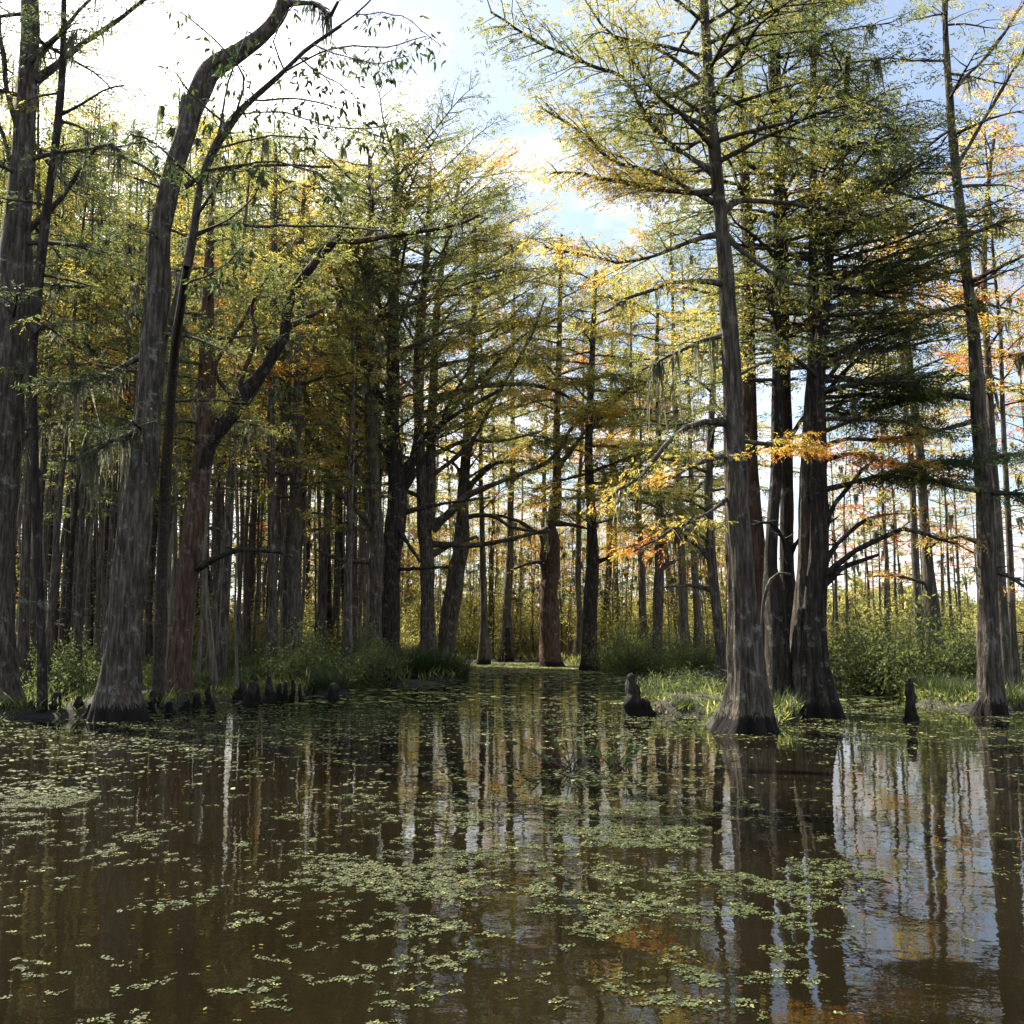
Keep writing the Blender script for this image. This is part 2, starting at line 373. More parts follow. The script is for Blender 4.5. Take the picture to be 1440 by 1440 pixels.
# ------------------------------------------------------------------ land and water
def pip(x, y, poly):
    ins = np.zeros(x.shape, bool); n = len(poly)
    for i in range(n):
        x1, y1 = poly[i]; x2, y2 = poly[(i + 1) % n]
        c = ((y1 > y) != (y2 > y)) & (x < (x2 - x1) * (y - y1) / (y2 - y1 + 1e-12) + x1); ins ^= c
    return ins
POLY = [
    [(-1400, 1016), (0, 1012), (190, 1008), (300, 988), (420, 980), (478, 972), (500, 957), (538, 955), (548, 965), (640, 964), (652, 948), (650, 930.5), (600, 915), (-1400, 915)],
    [(600, 931), (780, 931), (820, 942), (900, 948), (1000, 952), (1180, 962), (1255, 968), (1275, 990), (1340, 1000), (1480, 998), (2700, 1004), (2700, 915), (600, 915)],
    [(890, 1003), (985, 1008), (1000, 1026), (1092, 1026), (1130, 1010), (1120, 988), (1000, 980), (950, 965), (900, 980)],
]
WP = [[tuple(G(*p)[:2]) for p in pl] for pl in POLY]
def land(x, y):
    m = (y > 100)
    for pl in WP: m |= pip(x, y, pl)
    return m
xs = np.concatenate([-np.geomspace(4000, 82, 18), np.concatenate([np.arange(-80, -22, 0.5), np.arange(-22, 22, .25), np.arange(22, 80.1, .5)]), np.geomspace(82, 4000, 18)])
ys = np.concatenate([np.geomspace(1, 60, 8) * -1 + 0, np.concatenate([np.arange(0, 14, .5), np.arange(14, 34, .25), np.arange(34, 110.1, 0.5)]), np.geomspace(112, 6000, 22)]); ys.sort()
X, Y = np.meshgrid(xs, ys); Lm = land(X, Y).astype(float)
for _ in range(2):
    Q = np.pad(Lm, 1, mode='edge'); Lm = (Q[1:-1, 1:-1] * 2 + Q[:-2, 1:-1] + Q[2:, 1:-1] + Q[1:-1, :-2] + Q[1:-1, 2:]) / 6
Z = -0.55 + 0.62 * Lm + (fbm(X * 0.6, Y * 0.6, 3) - 0.5) * 0.30 * (0.4 + Lm) + np.where(Y > 100, 0.1, 0)
for (px_, py_, h_, r_) in [(1045, 1022, .42, .75), (1100, 1004, .3, 1.2), (1140, 1004, .3, .8), (930, 994, .12, .9), (165, 1006, .35, .9), (90, 1004, .14, 1.3), (230, 992, .3, 1.1), (5, 1000, .1, 1.2), (1393, 1002, .3, .9), (985, 1000, .25, .9)]:
    g_ = G(px_, py_); Z += h_ * np.exp(-((X - g_[0]) ** 2 + (Y - g_[1]) ** 2) / r_ ** 2) * (.6 + .8 * vnoise(X * 2.5, Y * 2.5, 4))
mb = MB(); ny, nx = X.shape; i = np.arange(ny - 1)[:, None]; j = np.arange(nx - 1)[None, :]
mb.add(np.stack([X, Y, Z], -1).reshape(-1, 3), np.stack([i * nx + j, i * nx + j + 1, (i + 1) * nx + j + 1, (i + 1) * nx + j], -1).reshape(-1, 4))
tag(mb.build('ground', M_MUD), kind='structure')
mb = MB(); mb.add([(-300, -60, 0), (300, -60, 0), (300, 140, 0), (-300, 140, 0)], [[0, 1, 2, 3]], smooth=False)
tag(mb.build('water', M_WATER), kind='structure')

# ------------------------------------------------------------------ floating plants
def patch_density(x, y):
    px, py = proj(np.stack([x, y, 0 * x], -1))
    base = np.interp(py, [925, 944, 950, 975, 1000, 1030, 1060, 1100, 1180, 1300, 1440], [1.3, 1.25, 0.75, 0.6, 0.58, 0.54, 0.42, 0.35, 0.26, 0.2, 0.18])
    for (cx, cy, rx, ry, a) in [(620, 1245, 260, 38, .38), (1110, 1245, 130, 50, .5), (1040, 1400, 90, 50, .45), (800, 1150, 230, 45, .28), (700, 1310, 200, 40, .3),
                                (60, 1118, 75, 22, .8), (160, 1165, 110, 20, .3), (100, 1370, 140, 50, .12), (520, 1225, 130, 24, .35), (240, 1270, 120, 40, .12), (1000, 1290, 200, 45, .2), (1110, 1035, 110, 14, .6),
                                (830, 1090, 90, 14, .5), (960, 1160, 130, 60, .2), (330, 1040, 120, 20, .35), (900, 1200, 120, 50, .2)]:
        base = base + a * np.exp(-((px - cx) / rx) ** 2 - ((py - cy) / ry) ** 2)
    for (cx, cy, rx, ry) in [(1390, 1260, 170, 150), (1080, 1080, 110, 60), (180, 1220, 150, 25), (1330, 1120, 100, 60), (1100, 1180, 110, 30), (300, 1140, 170, 50), (1380, 1420, 200, 60), (180, 1330, 200, 60)]:
        base = base * (1 - 0.85 * np.exp(-(np.abs((px - cx) / rx) ** 3 + np.abs((py - cy) / ry) ** 3)))
    return base, px, py
def scatter(n, y0, y1, thr_scale=1.0, s=0, freq=1.0, loose=.13):
    y = np.sqrt(rng.uniform(y0 ** 2, y1 ** 2, n)); x = rng.uniform(-0.62, 0.62, n) * y
    dn, px, py = patch_density(x, y)
    nz = fbm(x * 1.3 * freq, y * 1.3 * freq, s, 4); nz2 = fbm(x * 5.5 * freq, y * 5.5 * freq, s + 20, 2)
    v = nz * 0.36 + nz2 * 0.64
    keep = v > (0.70 - 0.34 * dn)
    keep &= (rng.random(n) < 0.16 + dn * .7)
    keep |= (rng.random(n) < loose * dn * (nz2 > .5)) & ~land(x, y)
    return x[keep], y[keep], nz[keep]
def flecks(mb, x, y, z, r, rot, asp, tint, tilt=0.12):
    n = len(x); k = 6; th = np.arange(k) * 2 * math.pi / k
    lx = np.cos(th)[None] * r[:, None]; ly = np.sin(th)[None] * r[:, None] * asp[:, None]
    c, s_ = np.cos(rot)[:, None], np.sin(rot)[:, None]
    gx, gy = rng.normal(0, tilt, (n, 1)), rng.normal(0, tilt, (n, 1))
    v = np.stack([x[:, None] + lx * c - ly * s_, y[:, None] + lx * s_ + ly * c, z[:, None] + lx * gx + ly * gy], -1)
    b = (np.arange(n) * k)[:, None]
    f = np.concatenate([b + np.array([[0, 1, 2, 3]]), b + np.array([[0, 3, 4, 5]])], 0)
    mb.add(v.reshape(-1, 3), f, 0, np.concatenate([tint, tint]), False)
mb = MB()
x, y, z = scatter(85000, 3.6, 11.5, s=1)       # near: branching sprigs of small oval leaves
ns = len(x); nl = 7; ang = rng.uniform(0, 6.28, ns); t0 = np.clip(rng.normal(0.45, 0.2, ns), 0, 1)
bend = rng.normal(0, 0.5, ns); cxp = x.copy(); cyp = y.copy()
sz = 0.004 + 0.0085 * rng.random(ns) ** 1.6
for q in range(nl):
    a = ang + bend * q * 0.3; cxp = cxp + np.cos(a) * sz * 1.15; cyp = cyp + np.sin(a) * sz * 1.15
    sd = 1 if q % 2 else -1
    flecks(mb, cxp - np.sin(a) * sz * 0.9 * sd, cyp + np.cos(a) * sz * 0.9 * sd, 0.004 + rng.random(ns) * 0.004, sz * rng.uniform(0.8, 1.2, ns), a + sd * 1.2, rng.uniform(0.6, 0.85, ns), np.clip(t0 + rng.normal(0, 0.14, ns), 0, 1), 0.16)
x, y, z = scatter(130000, 11.5, 26, s=2)
n = len(x); flecks(mb, x, y, np.full(n, 0.005), rng.uniform(0.016, 0.042, n), rng.uniform(0, 6, n), rng.uniform(0.4, 0.9, n), np.clip(rng.normal(0.5, 0.22, n), 0, 1), 0.10)
x, y, z = scatter(150000, 26, 68, s=3, freq=0.6)
n = len(x); flecks(mb, x, y, np.full(n, 0.006), rng.uniform(0.03, 0.10, n) * (1 + y / 90), rng.uniform(0, 6, n), rng.uniform(0.4, 0.9, n), np.clip(rng.normal(0.62, 0.2, n) + np.where(y > 46, .2, 0), 0, .93), 0.05)  # farthest flecks get a lighter tint, sunlight put into their colour
tag(mb.build('floating_duckweed', M_DUCK), 'small green floating water plants scattered in mats over the dark water', 'duckweed', kind='stuff')

# ------------------------------------------------------------------ the named trees
DOME = lambda v: .65 + .45 * math.sin(math.pi * min(1, v * .85 + .05))
# far left trunk
big_tree('dark grey cypress cut by the left edge, two limbs forking up at the top', (8, 1005),
    [(4, 1005, 34), (0, 970, 27), (-3, 900, 23), (-2, 760, 21), (8, 600, 23), (18, 440, 23), (24, 330, 20), (31, 250, 17), (37, 150, 14), (42, 60, 13), (43, -120, 12), (46, -420, 9)],
    limbs=[([(50, 112, 8), (80, 95, 7), (115, 65, 6), (150, 42, 5), (215, -10, 4)], dict(tint=.12, moss=60, dens=1.5, ml=.7)),
           ([(50, 80, 6), (80, 50, 5), (110, 15, 4), (140, -20, 3)], dict(tint=.12, moss=30, ml=.6)),
           ([(28, 190, 6), (12, 130, 5), (4, 60, 5), (-4, -30, 4)], dict(tint=.12)),
           ([(20, 250, 5), (5, 190, 4), (-10, 140, 4)], dict(tint=.15)),
           ([(36, 325, 6), (62, 305, 6), (90, 280, 5), (118, 238, 4), (135, 215, 4), (155, 212, 4), (175, 230, 3), (195, 243, 3), (225, 262, 2)], dict(tint=.35, moss=90, ml=1.3, dens=.6, da=-1)),
           ([(15, 420, 5), (60, 400, 4), (120, 405, 3)], dict(tint=.2, moss=60)),
           ([(20, 520, 5), (70, 540, 4), (130, 542, 3)], dict(tint=.1, moss=60, dens=1.4)),
           ([(5, 640, 5), (60, 600, 4), (120, 600, 3), (170, 620, 2)], dict(tint=.2, moss=90, dens=1.4, ml=1.3)),
           ([(10, 560, 5), (-60, 540, 4)], dict(moss=40))],
    bark_m=M_GREY, auto=30, a0=0.32, LL=3.4, tint=0.18, seed=1, moss=.5, fh=.8, L=.10, W=.022, per=6)
# thin trunk beside it
big_tree('thin stem close beside the left edge cypress, bending up behind it', (75, 998),
    [(60, 998, 8), (58, 900, 6), (50, 700, 6), (46, 520, 6), (52, 430, 7), (62, 330, 7), (72, 250, 6), (82, 170, 6), (88, 90, 5), (90, 0, 4), (92, -150, 3)],
    limbs=[([(85, 160, 4), (110, 150, 3), (150, 125, 2), (180, 118, 2)], dict(tint=.3)), ([(70, 245, 4), (85, 225, 3), (95, 205, 2)], {})],
    bark_m=M_DARK, auto=16, a0=.35, LL=1.8, tint=.4, seed=2, d=22, moss=.3, sides=8, flute=.05)
# big leaning trunk
big_tree('large dark trunk leaning right with broken stub, left of the red-brown trunk', (166, 1012),
    [(166, 1016, 38), (166, 990, 31), (167, 960, 25), (171, 920, 22), (182, 820, 23), (192, 723, 22), (202, 640, 20), (211, 540, 17), (217, 470, 18), (222, 420, 17), (223, 340, 15), (233, 290, 14), (247, 230, 14), (263, 180, 14), (276, 140, 15), (297, 98, 15), (330, 78, 13), (362, 55, 11), (385, 32, 10), (399, 4, 10), (402, -60, 9), (430, -160, 7)],
    stems=[([(258, 190, 7), (257, 160, 6), (259, 134, 4)],),
           ([(237, 470, 8), (248, 430, 7), (262, 380, 7), (272, 330, 6), (282, 260, 5), (300, 215, 5), (322, 182, 4), (345, 150, 4), (392, 108, 3), (428, 72, 3), (480, 36, 2)], -2.0)],
    limbs=[([(262, 262, 4), (290, 245, 3), (330, 232, 3), (400, 228, 2), (470, 232, 2)], dict(leaf=0, da=-2)),
           ([(275, 330, 4), (310, 318, 3), (380, 320, 3), (470, 323, 2), (540, 330, 1.5)], dict(leaf=0, da=-2)),
           ([(397, 8, 6), (430, 2, 5), (452, 8, 5), (470, 20, 4), (480, 2, 3)], dict(leaf=0, moss=45, ml=1.1, da=-1)),
           ([(200, 500, 5), (170, 520, 4), (120, 540, 3), (60, 545, 2)], dict(tint=.1, moss=90, dens=1.6)),
           ([(205, 600, 5), (150, 620, 4), (100, 650, 3)], dict(tint=.15, moss=120, ml=1.5, dens=1.4))],
    bark_m=M_GREY, auto=14, a0=0.30, a1=.62, LL=2.4, tint=0.15, seed=3, moss=.6, fh=.7, sides=22, L=.10, W=.022)
# red-brown trunk with leaning limbs
big_tree('smooth red-brown trunk with one bare horizontal limb, forking into leaning tops', (253, 990),
    [(254, 992, 25), (252, 965, 19), (252, 920, 16), (258, 850, 15), (268, 780, 15), (278, 700, 14.5), (284, 650, 14), (290, 560, 12), (291, 470, 11), (293, 400, 8), (296, 330, 5), (300, 250, 3)],
    limbs=[([(283, 660, 13), (292, 625, 15), (306, 604, 16), (330, 575, 15), (352, 545, 14), (374, 510, 12), (395, 468, 11), (400, 430, 10), (412, 400, 9), (432, 375, 8), (450, 350, 8), (465, 335, 7), (482, 312, 4)], dict(m=M_DARK, da=-.6, start=.5, tint=.35)),
           ([(272, 800, 8), (290, 793, 7), (320, 778, 6), (350, 772, 5), (395, 777, 3), (410, 785, 2)], dict(leaf=0, da=-1, m=M_DARK)),
           ([(396, 462, 8), (420, 455, 7), (445, 443, 4), (452, 438, 2)], dict(leaf=0, da=0.2)),
           ([(463, 338, 7), (500, 340, 6), (545, 333, 5), (590, 326, 4), (640, 316, 3), (676, 298, 2)], dict(leaf=.6, tint=.3, da=-2, moss=20)),
           ([(325, 580, 5), (345, 520, 4), (360, 480, 4), (355, 430, 3), (380, 390, 2)], dict(tint=.3)),
           ([(330, 560, 5), (300, 520, 4), (330, 470, 4), (370, 400, 3)], dict(tint=.3)),
           ([(300, 600, 4), (260, 590, 3), (220, 600, 2), (170, 590, 1.5)], dict(tint=.2, moss=30))],
    bark_m=M_RED, auto=16, a0=0.5, LL=2.0, tint=0.28, seed=4, moss=.3, flute=.04, sides=16, fh=.5)

# centre left group
def up(x, y0, pts): return pts
big_tree('straight thin trunk standing alone between the bare limb and the grassy bank', (386, 958),
    [(387, 958, 10), (385, 920, 7), (383, 800, 6), (381, 600, 5.5), (384, 440, 5), (386, 300, 4), (388, 210, 2.5)],
    auto=34, a0=.35, LL=2.6, tint=.46, nt=.65, seed=5, sides=10, moss=.35, L=.15, W=.04)
big_tree('medium dark trunk right of the bare horizontal limb, leaning slightly', (416, 955),
    [(416, 955, 16), (414, 920, 11), (414, 800, 9), (418, 700, 8), (417, 600, 7), (421, 480, 6), (424, 340, 4), (428, 260, 2.5)],
    auto=36, a0=.3, LL=3.4, tint=.5, nt=.65, seed=6, sides=12, moss=.5, L=.15, W=.04)
big_tree('pale lichened trunk just left of the darkest trunk in the central clump', (529, 950),
    [(529, 952, 17), (528, 915, 10), (527, 850, 9.5), (530, 760, 9.5), (527, 700, 9), (522, 600, 9), (520, 500, 8), (518, 400, 7), (522, 300, 5), (520, 220, 3)],
    limbs=[([(524, 740, 6), (500, 715, 6), (475, 690, 5), (462, 650, 5), (440, 620, 4), (425, 580, 3)], dict(moss=60, tint=.5)),
           ([(526, 690, 6), (506, 665, 5), (490, 630, 5), (470, 605, 4), (440, 580, 3), (425, 545, 2)], dict(moss=50, tint=.5)),
           ([(522, 790, 4), (480, 789, 4), (455, 780, 3), (440, 775, 2)], dict(leaf=0, moss=20)),
           ([(524, 745, 4), (480, 740, 3), (430, 745, 2)], dict(tint=.5, moss=40))],
    bark_m=M_GREY, auto=50, a0=.42, LL=4.4, prof=DOME, tint=.42, nt=.42, curve=.0, seed=7, moss=.35, sides=14, L=.16, W=.045, el=(.1, .9))
big_tree('darkest thick trunk at the heart of the central clump with many upswept limbs', (549, 948),
    [(549, 950, 20), (549, 915, 13), (549, 850, 13), (550, 790, 13), (555, 745, 14), (559, 700, 14), (555, 650, 11), (552, 600, 9.5), (553, 540, 9), (553, 440, 8), (555, 330, 6), (558, 230, 4), (560, 190, 2)],
    stems=[([(562, 690, 8), (580, 650, 6), (588, 600, 6), (585, 540, 5), (590, 450, 5), (600, 350, 4), (605, 230, 2)], 1.0),
           ([(552, 590, 6), (530, 550, 5), (508, 500, 5), (495, 440, 4), (470, 380, 3), (450, 330, 2)], -1.0)],
    limbs=[([(560, 700, 8), (575, 680, 7), (590, 660, 6), (615, 620, 4), (640, 560, 3), (680, 500, 2)], dict(tint=.45)),
           ([(563, 668, 8), (580, 645, 7), (600, 610, 5), (640, 585, 4), (700, 550, 3)], dict(tint=.45)),
           ([(556, 660, 7), (535, 620, 5), (515, 580, 4), (480, 540, 3), (450, 500, 2)], dict(tint=.45)),
           ([(565, 722, 5), (600, 712, 4), (650, 705, 3), (690, 700, 2)], dict(moss=40)),
           ([(552, 730, 5), (570, 760, 4), (590, 790, 3)], dict(leaf=0)),
           ([(556, 800, 4), (580, 800, 3), (630, 796, 2.5)], dict(leaf=0, moss=12))],
    bark_m=M_DARK, auto=76, a0=.42, LL=5.6, prof=DOME, tint=.40, nt=.42, curve=.0, seed=8, moss=.25, sides=16, L=.17, W=.048, el=(.2, 1.0), name='cypress_tree')
big_tree('mottled trunk with a heavy limb sweeping right, right of the darkest trunk', (604, 942),
    [(604, 945, 14), (602, 910, 11), (601, 850, 10), (601, 790, 10), (597, 745, 9.5), (594, 680, 8), (590, 620, 7), (590, 560, 6), (592, 480, 5), (598, 400, 4), (604, 320, 3), (606, 260, 2)],
    stems=[([(604, 745, 8), (606, 680, 7), (607, 600, 7), (610, 520, 6), (614, 440, 5), (624, 360, 4), (640, 290, 3), (650, 230, 2)], .5),],
    limbs=[([(607, 742, 9), (630, 722, 8), (652, 700, 7), (690, 680, 5), (730, 662, 4), (775, 640, 4), (810, 590, 3), (850, 560, 2)], dict(tint=.45, da=-2, moss=40)),
           ([(608, 780, 5), (640, 765, 4), (670, 755, 3)], dict(leaf=0)),
           ([(607, 765, 5), (660, 768, 5), (700, 765, 4), (740, 755, 4), (775, 748, 3)], dict(leaf=0, moss=60, ml=1.3, da=-1)),
           ([(606, 620, 6), (650, 560, 5), (690, 520, 4), (740, 470, 3), (800, 440, 2)], dict(tint=.5)),
           ([(612, 560, 6), (660, 548, 5), (720, 545, 4), (770, 548, 4), (820, 570, 3), (860, 590, 2)], dict(tint=.6, moss=30)),
           ([(608, 640, 5), (650, 622, 4), (700, 622, 3), (760, 610, 2)], dict(tint=.5, moss=30)),
           ([(595, 700, 5), (570, 690, 4), (560, 660, 3)], dict(leaf=0)),
           ([(604, 672, 5), (660, 625, 4), (700, 560, 3), (745, 480, 3), (770, 420, 2)], dict(tint=.45))],
    bark_m=M_GREY, auto=72, a0=.42, LL=5.4, prof=DOME, tint=.46, nt=.46, curve=.0, seed=9, moss=.3, sides=14, L=.17, W=.048, el=(.1, .9), azbias=0.2)
big_tree('ribbed trunk leaning right beside the channel of open water', (628, 938),
    [(626, 940, 17), (627, 915, 12), (633, 865, 12), (641, 810, 12), (649, 765, 11), (651, 700, 8), (657, 620, 7), (660, 560, 6), (664, 480, 5), (668, 400, 4), (668, 300, 2.5)],
    limbs=[([(655, 690, 6), (675, 668, 5), (700, 652, 4), (740, 650, 3)], dict(tint=.5, moss=50)),
           ([(650, 670, 4), (640, 655, 3), (625, 645, 2)], dict(moss=20, leaf=0)),
           ([(650, 728, 5), (690, 725, 4), (720, 740, 3), (760, 745, 2)], dict(leaf=0, moss=50, ml=1.2))],
    bark_m=M_GREY, auto=58, a0=.4, LL=4.8, prof=DOME, el=(.1, .9), tint=.5, nt=.55, curve=.0, seed=10, moss=.4, sides=14, L=.18, W=.05, azbias=0)
big_tree('red-barked trunk standing in the duckweed at the end of the channel', (775, 941),
    [(776, 942, 19), (775, 930, 15), (774, 900, 14), (773, 860, 13), (772, 830, 12), (777, 800, 10), (778, 760, 9), (775, 740, 7), (780, 720, 9), (783, 690, 7), (783, 600, 5), (786, 500, 4), (788, 400, 3), (790, 330, 2)],
    limbs=[([(775, 742, 6), (755, 748, 5), (735, 735, 4), (715, 728, 3), (690, 722, 2)], dict(leaf=0, moss=50, ml=1.3)),
           ([(768, 790, 4), (748, 792, 3), (724, 801, 2)], dict(leaf=0)),
           ([(768, 830, 6), (762, 800, 5), (760, 770, 4), (757, 755, 3)], dict(leaf=0)),
           ([(780, 735, 5), (810, 740, 3), (830, 746, 2)], dict(leaf=0)),
           ([(783, 660, 5), (820, 610, 4), (850, 575, 3)], dict(tint=.5, moss=30))],
    bark_m=M_RED, auto=40, a0=.5, LL=4.4, tint=.48, nt=.7, seed=11, moss=.4, sides=14, L=.2, W=.055, d=56)
big_tree('dark trunk rising behind a green bush, right of the red-barked trunk', (830, 943),
    [(830, 944, 15), (829, 900, 10), (830, 850, 10), (833, 790, 9), (832, 730, 7), (828, 640, 6), (830, 560, 5), (834, 470, 4), (838, 380, 2.5)],
    limbs=[([(838, 790, 4), (850, 785, 4), (862, 780, 2)], dict(leaf=0)), ([(832, 600, 4), (870, 560, 3), (900, 530, 2)], dict(tint=.7))],
    bark_m=M_DARK, auto=48, a0=.35, LL=4.6, tint=.52, nt=.65, seed=12, moss=.5, sides=12, L=.2, W=.055)
big_tree('slim dark trunk by the right end of the channel', (925, 946),
    [(925, 948, 12), (924, 915, 7), (926, 850, 7), (927, 780, 6), (928, 700, 5), (926, 600, 4), (924, 500, 3), (925, 430, 2)],
    limbs=[([(930, 800, 3), (950, 790, 2)], dict(leaf=0))],
    bark_m=M_GREY, auto=44, a0=.3, LL=3.8, tint=.58, nt=.65, seed=13, moss=.6, sides=12, L=.2, W=.055)
big_tree('slim mossy trunk close to the left of the tall pale trunk', (1018, 965),
    [(1018, 968, 10), (1016, 930, 8), (1008, 860, 7), (1000, 780, 7), (996, 700, 6), (1000, 600, 5), (1004, 500, 4), (1000, 420, 3)],
    limbs=[([(1002, 790, 5), (985, 770, 5), (965, 755, 4), (945, 742, 3), (920, 720, 2)], dict(tint=.6, moss=130, ml=1.5)),
           ([(1000, 830, 4), (970, 826, 3), (935, 826, 2)], dict(leaf=0, moss=60, ml=.9))],
    bark_m=M_GREY, auto=36, a0=.35, LL=3.6, tint=.56, seed=14, moss=.5, sides=12)

# right group
big_tree('tall pale cypress with flared ribbed base, nearest of the right group', (1045, 1028),
    [(1047, 1032, 40), (1049, 1015, 34), (1051, 985, 29), (1051, 950, 25), (1048, 900, 21.5), (1045, 850, 19), (1042, 800, 17.5), (1037, 720, 16), (1034, 640, 14), (1031, 560, 13), (1028, 500, 12.5), (1024, 440, 11.5), (1021, 390, 11), (1015, 320, 9.5), (1007, 240, 9), (1000, 170, 8), (996, 90, 7), (990, 0, 6), (984, -140, 5), (980, -330, 3)],
    limbs=[([(1005, 270, 5), (960, 272, 5), (913, 268, 4), (860, 257, 4), (815, 246, 3), (773, 240, 2)], dict(tint=.62, dens=2.6, start=.10, leaf=1.2)),
           ([(1003, 285, 5), (960, 262, 5), (905, 240, 4), (850, 222, 4), (805, 185, 3), (750, 150, 2)], dict(tint=.62, dens=2.6, start=.10, leaf=1.2)),
           ([(1004, 245, 6), (975, 225, 5), (945, 205, 5), (920, 178, 5), (898, 145, 4), (874, 103, 4), (813, 77, 3), (745, 45, 3), (690, 8, 2)], dict(tint=.42, dens=2.6, start=.1)),
           ([(1000, 185, 5), (965, 165, 4), (920, 130, 4), (870, 60, 3), (830, 20, 2), (810, -20, 2)], dict(tint=.4)),
           ([(995, 120, 5), (960, 92, 4), (900, 60, 3), (850, 60, 2)], dict(tint=.35)),
           ([(996, 90, 4), (1040, 60, 4), (1090, 40, 3), (1150, 30, 2)], dict(tint=.2)),
           ([(1016, 300, 6), (1030, 285, 6), (1060, 279, 5), (1110, 285, 4), (1180, 296, 4), (1240, 304, 3), (1290, 300, 2)], dict(tint=.4, leaf=.7)),
           ([(1022, 330, 5), (1050, 360, 5), (1090, 388, 4), (1130, 400, 3), (1180, 398, 2)], dict(tint=.5)),
           ([(1018, 400, 5), (980, 395, 4), (930, 400, 3), (880, 420, 3), (850, 440, 2)], dict(tint=.6, moss=30)),
           ([(1015, 330, 5), (970, 340, 4), (920, 360, 3), (870, 370, 3), (820, 360, 3), (770, 350, 2)], dict(tint=.66, dens=1.9)),
           ([(1022, 594, 5), (990, 594, 5), (965, 603, 5), (950, 618, 4.5), (928, 645, 4), (903, 677, 3.5), (875, 698, 3), (850, 720, 2)], dict(tint=.6, moss=40, da=-.6)),
           ([(1024, 700, 4), (990, 725, 3), (945, 745, 3), (890, 778, 2)], dict(tint=.7, moss=20, da=-2)),
           ([(1020, 470, 5), (985, 480, 4), (940, 500, 3), (900, 520, 2)], dict(tint=.35, moss=60, ml=1.6)),
           ([(1024, 540, 4), (1060, 520, 3), (1100, 500, 2)], dict(tint=.72)),
           ([(1024, 640, 4), (980, 650, 3), (945, 670, 2)], dict(tint=.85)),
           ([(1035, 620, 4), (1070, 625, 4), (1115, 632, 3), (1150, 640, 2)], dict(tint=.92, dens=1.8, leaf=1.7))],
    bark_m=M_GREY, auto=58, a0=.55, LL=3.8, nt=1.35, tint=.38, seed=20, moss=.25, flute=.2, sides=28, fh=1.2, L=.085, W=.021, per=7, droop=.6)
big_tree('red-brown trunk directly behind the tall pale cypress', (1080, 998),
    [(1080, 1000, 26), (1078, 960, 20), (1074, 880, 17), (1066, 800, 14), (1056, 700, 12), (1053, 600, 11), (1052, 500, 10.5), (1053, 420, 10), (1052, 340, 9), (1048, 260, 7), (1044, 160, 6), (1038, 80, 5), (1036, -40, 3)],
    bark_m=M_RED, auto=50, a0=.45, LL=3.0, tint=.42, nt=1.0, seed=21, moss=.2, sides=16, flute=.16, d=23.5, azbias=1.2, el=(-.05, .5), L=.11, W=.028)
big_tree('narrow trunk with a dead side stub between the right group stems', (1096, 992),
    [(1096, 995, 22), (1094, 950, 17), (1092, 880, 16), (1088, 830, 15), (1084, 800, 9), (1086, 740, 8), (1092, 660, 8), (1093, 560, 8), (1094, 440, 7), (1094, 330, 6.5), (1094, 220, 6), (1086, 120, 5), (1084, 40, 4), (1082, -60, 2.5)],
    limbs=[([(1110, 790, 5), (1102, 755, 4), (1085, 735, 3), (1060, 735, 2), (1046, 738, 1.5)], dict(leaf=0)),
           ([(1098, 260, 4), (1110, 215, 3), (1112, 150, 3), (1108, 120, 2)], dict(tint=.4)),
           ([(1090, 250, 4), (1060, 235, 4), (1030, 215, 3), (1020, 200, 2)], dict(tint=.5)),
           ([(1094, 330, 4), (1140, 300, 3), (1200, 280, 2)], dict(tint=.45))],
    bark_m=M_DARK, auto=56, a0=.42, LL=3.0, tint=.46, nt=1.0, seed=22, moss=.15, sides=14, flute=.16, d=22.5, el=(-.05, .5), L=.11, W=.028)
big_tree('straight trunk third from the right in the clustered stems', (1116, 1000),
    [(1116, 1005, 26), (1114, 960, 20), (1112, 900, 18), (1109, 850, 15), (1107, 800, 10), (1106, 700, 9), (1105, 600, 9), (1102, 480, 8), (1102, 380, 7.5), (1097, 260, 7), (1094, 130, 5), (1092, 0, 4), (1090, -120, 3)],
    limbs=[([(1108, 790, 4), (1118, 765, 4), (1130, 750, 3), (1150, 738, 2)], dict(leaf=0, da=-.5)),
           ([(1105, 620, 4), (1135, 580, 4), (1180, 530, 4), (1230, 490, 3), (1270, 462, 2)], dict(leaf=0, da=-1.5)),
           ([(1102, 480, 5), (1150, 440, 4), (1210, 420, 3), (1260, 380, 3), (1330, 350, 2)], dict(tint=.28, dens=1.3)),
           ([(1100, 400, 4), (1060, 390, 4), (1010, 410, 3), (960, 400, 2)], dict(tint=.55))],
    bark_m=M_DARK, auto=50, a0=.42, LL=3.2, tint=.34, nt=1.0, seed=23, moss=.2, sides=14, flute=.15, el=(-.05, .5), azbias=0.1, L=.11, W=.028)
